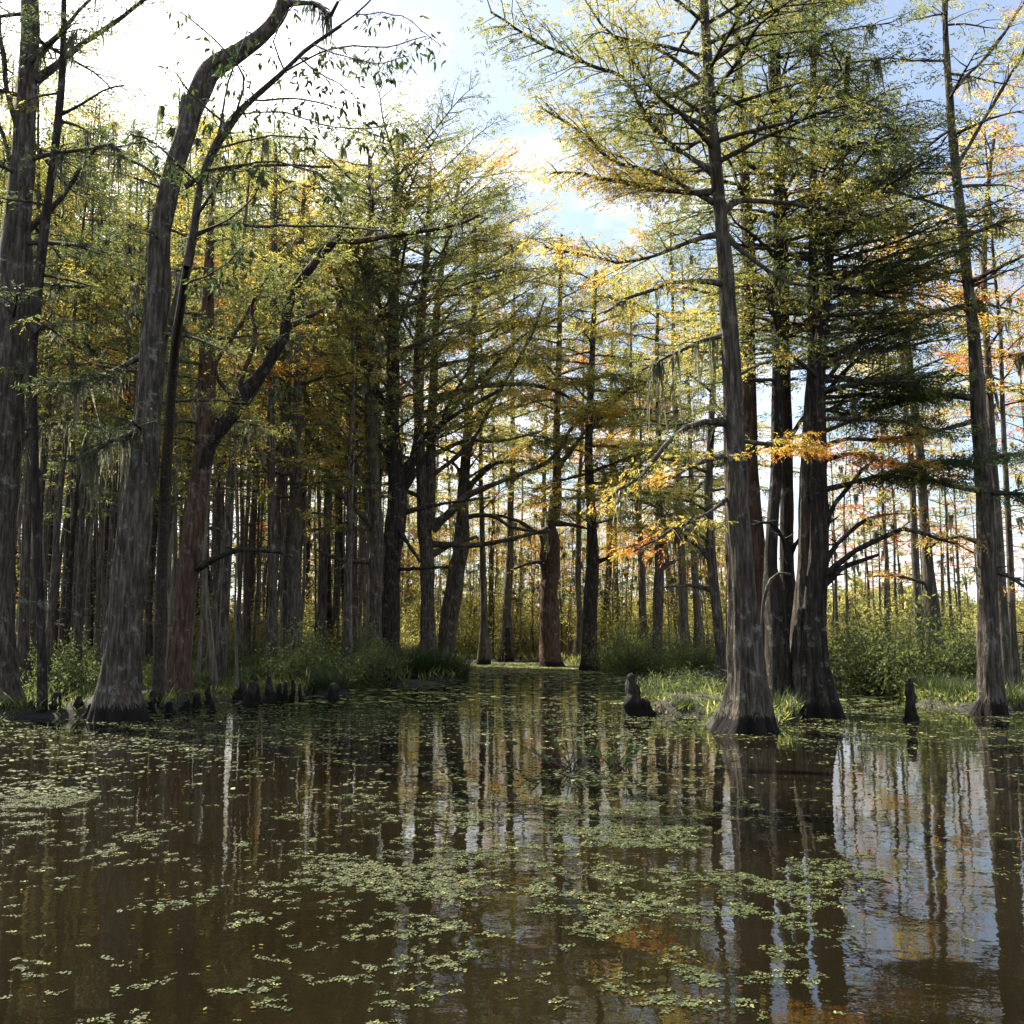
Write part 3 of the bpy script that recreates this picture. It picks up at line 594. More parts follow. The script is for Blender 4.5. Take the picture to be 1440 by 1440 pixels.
big_tree('grey ridged trunk second from the right in the clustered stems', (1136, 1006),
    [(1134, 1010, 32), (1134, 980, 24), (1134, 930, 20), (1134, 880, 17), (1134, 800, 11), (1134, 700, 9.5), (1138, 600, 9), (1143, 520, 8), (1143, 440, 7), (1144, 380, 7), (1145, 300, 6), (1143, 200, 5), (1144, 100, 4), (1145, 0, 3)],
    limbs=[([(1140, 560, 5), (1190, 500, 4), (1230, 455, 3), (1262, 432, 2)], dict(tint=.3, dens=1.3)),
           ([(1144, 345, 6), (1170, 310, 5), (1195, 275, 5), (1215, 255, 4), (1260, 240, 3), (1310, 235, 2)], dict(tint=.25, dens=1.4)),
           ([(1144, 350, 4), (1180, 325, 4), (1220, 310, 3), (1280, 330, 2)], dict(tint=.25, dens=1.3)),
           ([(1143, 430, 4), (1180, 400, 4), (1220, 380, 3), (1280, 365, 3), (1370, 350, 2)], dict(tint=.22, dens=1.5)),
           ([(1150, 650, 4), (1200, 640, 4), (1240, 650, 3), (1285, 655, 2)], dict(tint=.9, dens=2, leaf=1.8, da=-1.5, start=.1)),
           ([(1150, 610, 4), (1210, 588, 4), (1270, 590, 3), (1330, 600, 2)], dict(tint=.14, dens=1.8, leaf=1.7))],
    bark_m=M_GREY, auto=60, a0=.40, LL=3.4, tint=.34, nt=1.0, seed=24, moss=.2, sides=20, flute=.26, fh=1.6, azbias=-.2, el=(-.05, .5), L=.11, W=.028)
big_tree('dark wide-based trunk at the right side of the clustered stems with arching limbs', (1150, 1008),
    [(1152, 1012, 30), (1151, 985, 23), (1148, 940, 18), (1146, 880, 15), (1149, 830, 14), (1152, 780, 12), (1152, 700, 11), (1151, 620, 9.5), (1150, 560, 9), (1152, 500, 8), (1160, 420, 7), (1168, 330, 6), (1180, 240, 5), (1188, 160, 4), (1192, 80, 3)],
    limbs=[([(1158, 818, 7), (1175, 795, 6), (1205, 775, 5), (1245, 757, 4), (1270, 746, 4), (1300, 752, 3), (1340, 765, 2)], dict(tint=.75, leaf=.6, da=-2)),
           ([(1158, 822, 6), (1185, 804, 5), (1215, 793, 4), (1240, 785, 3)], dict(leaf=0, da=-1)),
           ([(1156, 800, 6), (1175, 765, 5), (1205, 735, 4), (1230, 725, 3), (1260, 722, 2)], dict(tint=.7, da=1)),
           ([(1155, 770, 6), (1170, 720, 5), (1190, 690, 4), (1215, 655, 3), (1235, 640, 2)], dict(tint=.8)),
           ([(1155, 690, 4), (1180, 683, 4), (1230, 668, 3), (1290, 668, 3), (1350, 680, 2)], dict(tint=.5, da=-1)),
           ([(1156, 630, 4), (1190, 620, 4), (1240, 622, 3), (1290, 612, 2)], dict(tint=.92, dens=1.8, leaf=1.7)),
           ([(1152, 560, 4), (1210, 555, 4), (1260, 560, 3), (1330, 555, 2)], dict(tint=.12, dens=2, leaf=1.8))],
    bark_m=M_DARK, auto=56, a0=.42, LL=3.4, tint=.32, nt=1.0, seed=25, moss=.25, sides=24, flute=.26, fh=1.6, azbias=-.1, el=(-.05, .5), L=.11, W=.028)
big_tree('tall grey trunk near the right edge with dark layered boughs', (1393, 1005),
    [(1393, 1010, 24), (1393, 980, 17), (1391, 930, 15), (1389, 850, 13.5), (1387, 760, 12.5), (1384, 680, 12), (1378, 600, 11), (1373, 520, 9.5), (1366, 440, 7.5), (1358, 370, 7), (1350, 290, 6.5), (1340, 200, 6), (1335, 130, 5), (1330, 60, 4), (1328, 0, 3.5), (1318, -90, 3)],
    limbs=[([(1342, 240, 4), (1370, 190, 3), (1410, 120, 3), (1440, 70, 2), (1470, 20, 2)], dict(tint=.75)),
           ([(1336, 130, 4), (1360, 105, 3), (1400, 60, 3), (1436, 0, 2)], dict(tint=.75, leaf=.5)),
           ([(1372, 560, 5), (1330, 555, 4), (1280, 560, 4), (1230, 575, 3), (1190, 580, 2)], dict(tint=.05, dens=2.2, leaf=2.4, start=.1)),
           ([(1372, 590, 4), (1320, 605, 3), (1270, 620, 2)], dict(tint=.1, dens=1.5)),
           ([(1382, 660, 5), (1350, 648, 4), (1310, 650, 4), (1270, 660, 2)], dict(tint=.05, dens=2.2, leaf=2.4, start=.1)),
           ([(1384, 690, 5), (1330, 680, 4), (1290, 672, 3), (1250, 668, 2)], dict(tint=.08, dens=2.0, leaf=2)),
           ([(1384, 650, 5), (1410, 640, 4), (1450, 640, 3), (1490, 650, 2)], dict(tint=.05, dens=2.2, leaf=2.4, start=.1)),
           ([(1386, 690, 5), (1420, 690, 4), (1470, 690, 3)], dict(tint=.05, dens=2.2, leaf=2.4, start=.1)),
           ([(1360, 430, 4), (1310, 440, 3), (1260, 470, 2)], dict(tint=.7)),
           ([(1390, 770, 4), (1350, 755, 3), (1310, 765, 2)], dict(tint=.6)),
           ([(1392, 800, 4), (1420, 810, 3), (1460, 840, 2)], dict(tint=.85)),
           ([(1360, 400, 4), (1400, 380, 3), (1450, 360, 2)], dict(tint=.7, dens=1.3))],
    bark_m=M_GREY, auto=24, a0=.5, LL=2.6, tint=.55, seed=26, moss=.15, sides=18, flute=.12, L=.12, W=.03)
big_tree('grey trunk leaning left among the brush, left of the tall right edge trunk', (1318, 968),
    [(1320, 970, 19), (1318, 940, 14), (1313, 880, 11), (1306, 800, 7.5), (1299, 720, 6.5), (1294, 640, 6), (1284, 560, 5.5), (1275, 480, 5), (1268, 400, 4.5), (1262, 320, 3.5), (1258, 240, 2.5)],
    limbs=[([(1304, 770, 3), (1330, 760, 3), (1370, 780, 2)], dict(tint=.95)), ([(1300, 820, 3), (1260, 812, 3), (1225, 815, 2)], dict(tint=.95, dens=1.3)),
           ([(1272, 440, 4), (1230, 460, 3), (1200, 470, 2)], dict(tint=.75))],
    bark_m=M_GREY, auto=30, a0=.5, LL=2.6, tint=.62, seed=27, moss=.2, sides=14, L=.15, W=.04)
big_tree('slender trunk hugging the left side of the left-leaning grey trunk', (1296, 962),
    [(1296, 962, 9), (1293, 900, 6.5), (1289, 820, 5.5), (1285, 740, 5), (1282, 660, 4.5), (1272, 560, 4), (1266, 470, 4), (1255, 400, 3), (1245, 320, 2)],
    bark_m=M_SLIM, auto=22, a0=.45, LL=2.2, tint=.7, seed=28, moss=.2, sides=10, L=.15, W=.04)
big_tree('slim trunk just right of the tall right edge trunk', (1416, 985),
    [(1416, 986, 11), (1412, 900, 8), (1406, 800, 7), (1402, 720, 6), (1396, 640, 5.5), (1391, 540, 5), (1386, 450, 4.5), (1384, 360, 4), (1390, 260, 3), (1400, 180, 2)],
    bark_m=M_SLIM, auto=34, a0=.5, LL=2.6, tint=.75, seed=29, moss=.15, sides=10, L=.14, W=.036)

# broad-leaved branch hanging in from the top left
def broad_tree():
    rg = np.random.default_rng(77); dd = 15.0
    b = P(222, 975, 24.0); root = empty('broadleaf_sapling', (b[0], b[1], 0)); org = np.array([b[0], b[1], 0.0])
    tag(root, 'slim broad-leaved sapling beside the large leaning trunk, leaves hanging against the sky', 'sapling')
    def pt(l, da=0): 
        q = np.array([P(p[0], p[1], dd + da * i / max(1, len(l) - 1)) for i, p in enumerate(l)]); return spline(q, [p[2] * dd / F for p in l], .2)
    mb = MB(); hp = [(222, 1003, 9, 24.), (224, 900, 8, 23.5), (232, 700, 8, 22.), (243, 520, 7, 19.5), (256, 420, 6, 16.5)]
    q0 = np.array([P(p[0], p[1], p[3]) for p in hp] + [P(262, 375, 15)]); r0 = [p[2] * p[3] / F for p in hp] + [.05]; q0, r0 = spline(q0, r0, .2); q0[0][2] = -.3; mb.n; tube(mb, q0, r0, 8)
    q, r = pt([(262, 375, 5), (270, 330, 4.5), (286, 240, 4), (318, 175, 3.4), (352, 140, 3), (392, 105, 2.6), (440, 62, 2), (500, 20, 1.4), (540, -20, 1)])
    tube(mb, q, r, 8, cap=True); mb.build('trunk', M_TWIG, root, org)
    cr = MB(); sh = [[(352, 140, 2), (420, 135, 1.6), (480, 150, 1)], [(392, 105, 2), (460, 68, 1.6), (540, 62, 1.3), (595, 48, 1)], [(300, 210, 2), (380, 190, 1.5), (440, 195, 1)], [(286, 240, 2), (350, 230, 1.6), (420, 232, 1.2), (480, 262, .8)],
        [(270, 330, 2), (330, 300, 1.5), (360, 262, 1)], [(330, 170, 2), (340, 110, 1.6), (300, 60, 1.2), (250, 20, 1)], [(300, 220, 2), (330, 100, 1.6), (350, 50, 1)], [(440, 62, 1.6), (480, 80, 1.2), (530, 92, 1), (575, 84, .8)],
        [(420, 80, 1.5), (470, 110, 1), (500, 130, .8)], [(500, 20, 1.2), (560, 20, 1), (610, 60, .8)], [(262, 400, 2), (310, 380, 1.4), (340, 350, 1)], 
        [(400, 100, 1.5), (380, 60, 1.2), (400, 20, 1), (430, -10, .8)],
        [(280, 260, 2), (220, 200, 1.5), (180, 190, 1)], [(318, 175, 1.8), (270, 130, 1.4), (250, 100, 1)], [(340, 160, 1.6), (400, 160, 1.2), (450, 175, 1), (520, 180, .8), (560, 170, .7)]]
    for s in sh:
        q, r = pt(s, rg.uniform(-1.6, 1.6)); q[1:] += np.cumsum(rg.normal(0, .012, (len(q) - 1, 3)), 0)
        tube(cr, q, r, 4)
        n = max(8, int(len(q) * 3.8)); 
        for k in range(n):
            j = rg.integers(1, len(q)); a = q[j] + rg.normal(0, .05, 3); d = np.array([rg.normal(0, .5), rg.normal(0, .5), rg.uniform(-1.1, .1)]); m = rg.integers(1, 4)
            tube(cr, [q[j], a + d * .08, a + unit(d) * .2], [.004, .003, .002], 3)
            c = np.repeat((a + unit(d) * .2)[None], m, 0) + rg.normal(0, .02, (m, 3)); dv = d[None] + rg.normal(0, .45, (m, 3)); dv[:, 2] -= .5
            leaves(cr, c, dv, .15 * rg.uniform(.6, 1.3, m), .045, np.clip(rg.normal(.35, .25, m), 0, 1), rg, 1, .3)
    cr.build('crown', [M_TWIG, M_BROAD], root, org)
broad_tree()
# ------------------------------------------------------------------ prototypes for the woods
def wood_proto(name, H, r, LLm, nl, h0, tint, seed, L=.18, W=.048, per=5, bark_m=None, lean=.02, moss=.3, dens=.8, nt=1.0, mossL=1.0, el=(0., .75)):
    rg = np.random.default_rng(seed); root = empty(name, (0, 0, 0))
    n = 9; z = np.linspace(-0.3, H, n); xy = np.cumsum(rg.normal(0, lean * H / 6, (n, 2)), 0); xy -= xy[0]
    q, rr = spline(np.column_stack([xy, z]), r * (1 - 0.85 * np.linspace(0, 1, n)) * (1 + 0.9 * np.exp(-np.clip(z, 0, 99) / .5)), .6)
    mb = MB(); tube(mb, q, rr, 8, 0, .1, .1, 5, 0, seed, cap=True)
    cr = MB(); an = Anch(); ms = MB(); az = rg.uniform(0, 6)
    for i in range(nl):
        u = h0 + (1 - h0) * (i + rg.random()) / nl; j = min(len(q) - 1, int(u * (len(q) - 1))); az += 2.4 + rg.normal(0, .4); v = (u - h0) / (1 - h0)
        Lb = LLm * (.62 + .42 * math.sin(math.pi * min(1, v * .95 + .1))) * rg.uniform(.5, 1.15)
        lp = limb_path(q[j], az, rg.uniform(*el), Lb, rg, -.15, 6); r0 = min(rr[j] * .5, .012 + .012 * Lb)
        lp, lr = spline(lp, np.linspace(r0, .01, len(lp)), .6); tube(cr, lp, lr, 4)
        clothe(cr, an, lp, rg, r0, tint + rg.normal(0, .19), dens=dens * .8, subr=.014, nt=nt * .68)
        if rg.random() < moss: moss_strands(cr, lp, rg, rg.integers(6, 16), mossL, .06, 2)
    for i in range(nl // 3 + 4):   # dead lower snags
        j = int(rg.uniform(.12, h0) * (len(q) - 1)); lp = limb_path(q[j], rg.uniform(0, 6.3), rg.uniform(-.1, .5), rg.uniform(.4, 1.6), rg, -.1, 5); tube(mb, lp, np.linspace(.018, .006, 5), 4)
    mb.build('trunk', bark_m or M_SLIM, root)
    clothe(cr, an, q[-max(4, len(q) // 6):], rg, .02, tint, start=.0, sub=.5, dens=1.5, nt=nt)
    fill_leaves(cr, an, rg, per, L * .85, W * .9, .3, .10)
    cr.build('crown', [M_TWIG, M_LEAF, M_MOSS], root)
    return root
def bush_proto(name, Hh, Rr, n, tint, seed, L=.11, W=.045, mat=None, bare=.2):
    rg = np.random.default_rng(seed); root = empty(name, (0, 0, 0)); st = MB(); fo = MB()
    c = []; d = []
    for i in range(int(14 + 8 * Rr)):
        az = rg.uniform(0, 6.28); lp = limb_path(np.array([rg.normal(0, Rr * .3), rg.normal(0, Rr * .3), -.2]), az, rg.uniform(.7, 1.45), Hh * rg.uniform(.6, 1.15), rg, -.12, 6, .1)
        tube(st, lp, np.linspace(.018, .004, 6), 4)
        k = n // 16; u = rg.uniform(bare, 1.05, k); pp = np.stack([np.interp(u, np.linspace(0, 1, 6), lp[:, a]) for a in range(3)], 1) + rg.normal(0, .17, (k, 3)) * np.array([1, 1, .8]) * (Rr ** .5)
        c.append(pp); d.append(rg.normal(0, .7, (k, 3)) + [0, 0, .1])
    c = np.vstack(c); d = np.vstack(d); c[:, 2] = np.abs(c[:, 2])
    cl = (vnoise(c[:, 0] * 2.3 + 9, c[:, 2] * 2.3 + c[:, 1] * 1.7, seed) - .5) * .4
    leaves(fo, c, d, L * rg.uniform(.6, 1.4, len(c)), W * rg.uniform(.7, 1.2, len(c)), tint + cl + rg.normal(0, .08, len(c)), rg, 0, .5)
    st.build('stem', M_TWIG, root); fo.build('foliage', mat or M_BUSH, root); return root
def grass_proto(name, n, Hh, Rr, tint, seed, w=.008, mound=.22):
    rg = np.random.default_rng(seed); mb = MB(); k = 5
    for i in range(n):
        a = rg.uniform(0, 6.28); rad = Rr * math.sqrt(rg.random()); p = np.array([math.cos(a) * rad, math.sin(a) * rad, mound * (1 - (rad / Rr) ** 2) - .03])
        o = a + rg.normal(0, .7); h = Hh * rg.uniform(.5, 1.15); ln = rg.uniform(.15, .9) * h; t = np.linspace(0, 1, k)
        c = p + np.outer(t ** 1.8, [math.cos(o) * ln, math.sin(o) * ln, 0]) + np.outer(t - .45 * t ** 2.5 * (ln / h), [0, 0, h])
        s = np.array([-math.sin(o + rg.normal(0, .6)), math.cos(o), 0]); ww = w * (1 - t ** 1.5) + .0008
        v = np.empty((2 * k, 3)); v[0::2] = c - np.outer(ww, s); v[1::2] = c + np.outer(ww, s)
        mb.add(v, [[2 * q, 2 * q + 1, 2 * q + 3, 2 * q + 2] for q in range(k - 1)], 0, np.full(k - 1, np.clip(tint + rg.normal(0, .17), 0, 1)), False)
    if mound:   # muddy root clump
        m = 14; th = np.arange(m) * 2 * math.pi / m; rows = []
        for (rr, zz) in [(1.0, -.25), (1.02, 0), (.85, mound * .5), (.5, mound * .85), (.05, mound)]:
            rw = Rr * rr * (1 + .12 * vnoise(th * 2, th * 0 + zz * 5, seed)); rows.append(np.stack([np.cos(th) * rw, np.sin(th) * rw, np.full(m, zz)], -1))
        v = np.vstack(rows); i = np.arange(4)[:, None]; j = np.arange(m)[None]
        f = np.stack([i * m + j, i * m + (j + 1) % m, (i + 1) * m + (j + 1) % m, (i + 1) * m + j], -1).reshape(-1, 4)
        mb.add(v, f, 1)
    return mb.build(name, [M_GRASS, M_MUD])

used = set()
def place(proto, loc, rz, s, label, cat, group):
    if proto.name not in used:
        used.add(proto.name); o = proto; o.location = loc; o.rotation_euler = (0, 0, rz); o.scale = (s, s, s) if np.isscalar(s) else s
    else: o = copy_tree(proto, loc, rz, s)
    tag(o, label, cat, group); return o
rp = np.random.default_rng(5)

# ---- left wood: many straight grey trunks under a dark canopy
def sunlit_gap(p):   # strip kept treeless toward the sun, made to let light onto the channel end
    a_ = np.array([-2.0, 61.0]); d_ = np.array([-15.0, 15.0]); q_ = np.array([p[0], p[1]]) - a_
    t_ = np.clip(q_ @ d_ / (d_ @ d_), 0, 1); return np.linalg.norm(q_ - t_ * d_) < 4.2
lw = [wood_proto('swamp_tree', 19, .15, 3.2, 24, .42, .40, 31, bark_m=M_GREY), wood_proto('swamp_tree', 17, .11, 2.8, 22, .40, .52, 32, bark_m=M_SLIM),
      wood_proto('swamp_tree', 21, .18, 3.5, 24, .46, .32, 33, bark_m=M_DARK)]
HH = [19, 17, 21]
lb = [wood_proto('back_tree', 19, .17, 2.8, 30, .2, .46, 35, bark_m=M_SLIM), wood_proto('back_tree', 17, .12, 2.6, 28, .16, .56, 36, bark_m=M_PALE)]
def hs(px, d, H, lo=.6, hi=1.6):
    yt = rp.uniform(20, 260) if px < 80 else (rp.uniform(120, 380) if px < 420 else rp.uniform(240, 500))
    return float(np.clip((1.7 + (892 - yt) / 1476 * d) / H, lo, hi))
tries = 0; spots = []
while len(spots) < 118 and tries < 8000:
    tries += 1; d = rp.uniform(26, 78) if rp.random() < .6 else rp.uniform(55, 95); px = rp.uniform(-50, 530)
    if d < 40 and px > 330: continue
    p = P(px, 900, d)[:2]
    if sunlit_gap(p): continue
    if all((p[0] - q[0]) ** 2 + (p[1] - q[1]) ** 2 > (.9 + d * .012) ** 2 for q in spots): spots.append((p[0], p[1], px))
for i, p in enumerate(spots):
    s = hs(p[2], p[1], HH[i % 3]); sxy = min(s, 1.15)
    place(lw[i % 3], (p[0], p[1], 0), rp.uniform(0, 6.28), (sxy * rp.uniform(.7, 1.1),) * 2 + (s,), 'straight grey trunk crowded in the dark wood behind the left bank', 'tree', 'trees of the dark wood on the left')
for i in range(80):
    d = rp.uniform(78, 120); px = rp.uniform(-30, 600); p = P(px, 900, d)
    if sunlit_gap(p): continue
    s = hs(px, d, 18, .6, 1.25) * (1 if px < 430 else .75)
    place(lb[i % 2], (p[0], p[1], 0), rp.uniform(0, 6.28), (min(s, 1.0),) * 2 + (s,), 'dense-crowned tree deep in the left wood, closing the view behind the grey trunks', 'tree', 'deep trees of the left wood')
for i, (px, d, yt) in enumerate([(300, 44, 130), (345, 48, 140), (452, 50, 165), (490, 53, 190), (235, 40, 110), (405, 46, 150), (150, 38, 130), (100, 42, 90)]):
    p = P(px, 900, d); s = (1.7 + (892 - yt) / 1476 * d) / 19
    place(lw[0], (p[0], p[1], 0), rp.uniform(0, 6.28), (1.15, 1.15, s), 'tall crown rising above the rest of the left wood against the bright sky', 'tree', 'tallest trees of the left wood')
lp_ = [wood_proto('pole_tree', 15, .075, 1.6, 14, .5, .5, 37, bark_m=M_PALE), wood_proto('pole_tree', 16, .065, 1.4, 12, .55, .42, 38, bark_m=M_SLIM, lean=.035)]
for i in range(120):
    d = rp.uniform(27, 72); px = rp.uniform(-40, 520)
    if d < 42 and px > 340: d += 25
    p = P(px, 900, d)
    if sunlit_gap(p): continue
    s = hs(px, d, 16, .6, 1.2)
    place(lp_[i % 2], (p[0], p[1], 0), rp.uniform(0, 6.28), (s * rp.uniform(.6, 1.2),) * 2 + (s,), 'pole-thin pale trunk among the thicker trunks of the dark left wood', 'tree', 'pole-thin trees of the left wood')

# ---- middle distance cypresses behind the channel
mw = [wood_proto('swamp_tree', 20, .22, 4.0, 24, .36, .50, 41, L=.22, W=.06), wood_proto('swamp_tree', 18, .19, 3.6, 22, .40, .58, 42, L=.22, W=.06), wood_proto('swamp_tree', 22, .24, 4.2, 24, .42, .44, 43, L=.22, W=.06)]
msp = [(690, 74, .8), (735, 82, .78), (870, 76, .85), (960, 70, .85), (905, 60, .8), (985, 58, .85), (650, 92, 1), (475, 62, .9), (500, 70, 1), (450, 80, 1.05), 
       (700, 100, .95), (560, 84, 1.0), (600, 96, 1.1), (1010, 80, .9)]
msp += [(712, 66, 1.02), (765, 70, .95), (812, 65, .98), (850, 72, 1.0), (905, 66, 1.02), (680, 60, 1.0), (960, 58, .95)]
for i, (px, d, s) in enumerate(msp):
    p = P(px, 900, d); place(mw[i % 3], (p[0], p[1], 0), rp.uniform(0, 6.28), s * 1.22, 'tall golden-green cypress standing back behind the end of the channel', 'tree', 'cypresses behind the end of the channel')

# ---- right side: open stand of thin trunks with sky between
rw = [wood_proto('thin_tree', 15, .13, 2.2, 24, .42, .62, 51, dens=.7, moss=.4, L=.16, W=.045), wood_proto('thin_tree', 16, .11, 1.9, 22, .5, .70, 52, dens=.7, moss=.3, L=.16, W=.045)]
rsp = [(1248, 44, .9), (1262, 50, .8), (1178, 56, .9), (1340, 46, .8), (1352, 60, .9), (1432, 34, 1.0), (1225, 64, .9), (1205, 70, .8), (1380, 72, .8), (1300, 76, .85), (1275, 58, .75), (1440, 52, .9), (1470, 40, 1), (1500, 52, 1.1), (1540, 44, 1.1), (1425, 28, 1.0),
       (1232, 80, .8), (1326, 84, .8), (1408, 82, .85), (1190, 48, .75)] + [(1172 + 19 * k_ + (k_ * 7) % 11, 58 + (k_ * 13) % 34, .62 + .05 * (k_ % 5)) for k_ in range(15)]
for i, (px, d, s) in enumerate(rsp):
    p = P(px, 900, d); place(rw[i % 2], (p[0], p[1], 0), rp.uniform(0, 6.28), s, 'thin trunk in the open stand behind the brush on the right', 'tree', 'thin trees of the open stand on the right')

# ---- slender stems of the far wood lit gold
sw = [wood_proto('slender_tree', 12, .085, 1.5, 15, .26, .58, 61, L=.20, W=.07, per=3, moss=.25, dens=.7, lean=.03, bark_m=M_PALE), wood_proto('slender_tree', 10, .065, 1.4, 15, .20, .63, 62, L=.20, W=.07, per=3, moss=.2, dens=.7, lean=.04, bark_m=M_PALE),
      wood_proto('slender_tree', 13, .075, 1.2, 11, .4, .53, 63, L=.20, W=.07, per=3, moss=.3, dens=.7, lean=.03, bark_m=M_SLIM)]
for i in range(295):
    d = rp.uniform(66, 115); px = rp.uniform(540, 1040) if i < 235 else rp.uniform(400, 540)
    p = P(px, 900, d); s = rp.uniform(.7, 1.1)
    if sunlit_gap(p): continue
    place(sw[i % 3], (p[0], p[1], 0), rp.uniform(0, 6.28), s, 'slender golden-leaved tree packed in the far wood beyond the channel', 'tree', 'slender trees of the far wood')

# ---- far tree line seen through the right side
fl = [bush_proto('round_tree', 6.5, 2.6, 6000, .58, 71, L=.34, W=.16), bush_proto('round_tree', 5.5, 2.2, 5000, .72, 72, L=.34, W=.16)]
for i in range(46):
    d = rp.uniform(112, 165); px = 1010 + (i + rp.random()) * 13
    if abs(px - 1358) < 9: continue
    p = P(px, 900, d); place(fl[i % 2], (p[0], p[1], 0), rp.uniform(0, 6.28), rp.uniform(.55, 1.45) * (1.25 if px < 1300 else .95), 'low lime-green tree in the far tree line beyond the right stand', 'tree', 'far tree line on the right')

# ---- brush along the banks
bg = [bush_proto('shrub', 1.5, 1.0, 1500, .22, 81), bush_proto('shrub', 1.9, 1.1, 1600, .38, 82)]
bo = [bush_proto('shrub', 3.0, 1.5, 2200, .70, 83, L=.15, W=.05), bush_proto('shrub', 3.6, 1.4, 2400, .62, 84, L=.15, W=.05, bare=.1)]
def brush(n, pr, xr, yr, s, label, group, fr=1.0):
    for i in range(n):
        px = rp.uniform(*xr); g = G(px, rp.uniform(*yr))
        place(pr[i % len(pr)], (g[0], g[1], 0), rp.uniform(0, 6.28), rp.uniform(*s), label, 'shrub', group)
brush(16, bg, (-60, 150), (972, 996), (.7, 1.1), 'dark green shrub on the shaded bank between the left edge trunk and leaning trunk', 'shrubs at the far left')
brush(6, bg, (205, 235), (974, 985), (.5, .75), 'bright green shrub between the leaning trunk and the red-brown trunk', 'shrubs between the two left trunks')
brush(26, bg, (280, 540), (938, 968), (.7, 1.2), 'green shrub on the low bank left of the central clump', 'shrubs left of the central clump')
brush(34, bo, (240, 560), (922, 940), (.9, 1.5), 'sunlit olive brush behind the bank left of the central clump', 'olive brush left of the central clump')
brush(46, bo, (600, 1030), (918, 929.5), (.9, 1.6), 'golden brush along the far bank at the end of the channel', 'golden brush on the far bank')
for i in range(84):
    d = rp.uniform(74, 112); px = rp.uniform(-60, 1040); p = P(px, 900, d)
    place(bo[i % 2], (p[0], p[1], 0), rp.uniform(0, 6.28), rp.uniform(1.3, 2.2), 'tall tangled brush filling the gaps between the far slender trees', 'shrub', 'tall brush deep in the far wood')
brush(14, bg, (840, 1000), (934, 950), (.9, 1.4), 'low green shrub on the far bank right of the channel', 'green shrubs right of the channel')
bi = [bush_proto('shrub', 1.3, 1.0, 1300, .06, 87)]
brush(13, bi, (925, 1015), (976, 996), (.4, .75), 'green shrub on the islet left of the tall pale cypress', 'shrubs on the islet')
brush(24, bg, (1175, 1450), (950, 978), (.6, 1.7), 'dark green shrub in front of the right stand', 'green shrubs on the right bank')
brush(30, bo, (1165, 1460), (925, 950), (.45, 1.25), 'yellow-green brush behind the dark shrubs on the right', 'yellow brush on the right bank')
brush(12, bg, (1060, 1130), (975, 985), (.5, .8), 'green shrub behind the clustered right stems', 'shrubs behind the right stems')

# low ground cover on the banks
gm = MB(); n = 60000
xx = rp.uniform(-45, 45, n * 3); yy = rp.uniform(17, 100, n * 3); k = land(xx, yy) & (np.abs(xx) < yy * .6 + 2); xx = xx[k][:n]; yy = yy[k][:n]; m = len(xx)
dv = rp.normal(0, .6, (m, 3)); dv[:, 2] = np.abs(dv[:, 2]) + .5
leaves(gm, np.stack([xx, yy, rp.uniform(-.02, .35, m)], -1), dv, rp.uniform(.12, .38, m) * (1 + yy / 130), rp.uniform(.02, .06, m) * (1 + yy / 130), np.clip(.35 + .6 * (fbm(xx * .3, yy * .3, 8) - .4) + rp.normal(0, .12, m), 0, 1), rp, 0, .3)
n = 40000; xx = rp.uniform(-16, 16, n * 3); yy = rp.uniform(17, 34, n * 3); k = land(xx, yy) & (np.abs(xx) < yy * .6 + 1); xx = xx[k][:n]; yy = yy[k][:n]; m = len(xx)
dv = rp.normal(0, .6, (m, 3)); dv[:, 2] = np.abs(dv[:, 2]) + .3
leaves(gm, np.stack([xx, yy, rp.uniform(.0, .32, m)], -1), dv, rp.uniform(.06, .2, m), rp.uniform(.015, .04, m), np.clip(.3 + .7 * (fbm(xx * .7, yy * .7, 9) - .4) + rp.normal(0, .14, m), 0, 1), rp, 0, .3)
tag(gm.build('ground_cover', M_BUSH), 'low leafy ground cover over the muddy banks', 'ground cover', kind='stuff')

# ---- grass tussocks
gr = [grass_proto('grass_tussock', 420, .62, .42, .2, 91), grass_proto('grass_tussock', 360, .8, .38, .26, 92)]
gb = grass_proto('sedge_clump', 900, 1.5, 1.5, .25, 93, .014, .3)
def tus(pts, pr, s, label, group=None):
    for i, (px, py) in enumerate(pts):
        g = G(px, py); place(pr[i % len(pr)], (g[0], g[1], 0), rp.uniform(0, 6.28), s * rp.uniform(.85, 1.15), label if isinstance(label, str) else label[i], 'grass clump', group)
tus([(345, 972), (365, 968), (398, 964), (330, 966), (420, 970), (445, 976), (466, 977), (382, 958)], gr, 1.0, 'tussock of green grass on the bank by the dark cypress knees', 'grass tussocks by the knees')
tus([(560, 958), (594, 957), (576, 950), (612, 956), (548, 948)], [gb], .8, 'big dark sedge clump under the central trunks at the channel edge', 'sedge clumps at the channel edge')
tus([(1108, 1008), (1098, 1012), (1118, 1003)], gr, 0.8, 'bright grass tussock between the tall pale cypress and the clustered stems', 'tussocks between the right trunks')
tus([(955, 990), (925, 990), (975, 998), (905, 985), (940, 978), (990, 985), (945, 1000), (925, 1000), (965, 1004), (910, 997)], gr, .7, 'grass tussock on the islet beside the leaning stump', 'tussocks on the islet')
tus([(1325, 988), (1300, 985), (1350, 992), (1425, 998), (1360, 982)], gr, .95, 'tall coarse grass clump on the right bank', 'grass clumps on the right bank')
tus([(285, 975), (298, 980)], gr, .8, 'small grass tussock right of the red-brown trunk', 'tussocks right of the red-brown trunk')

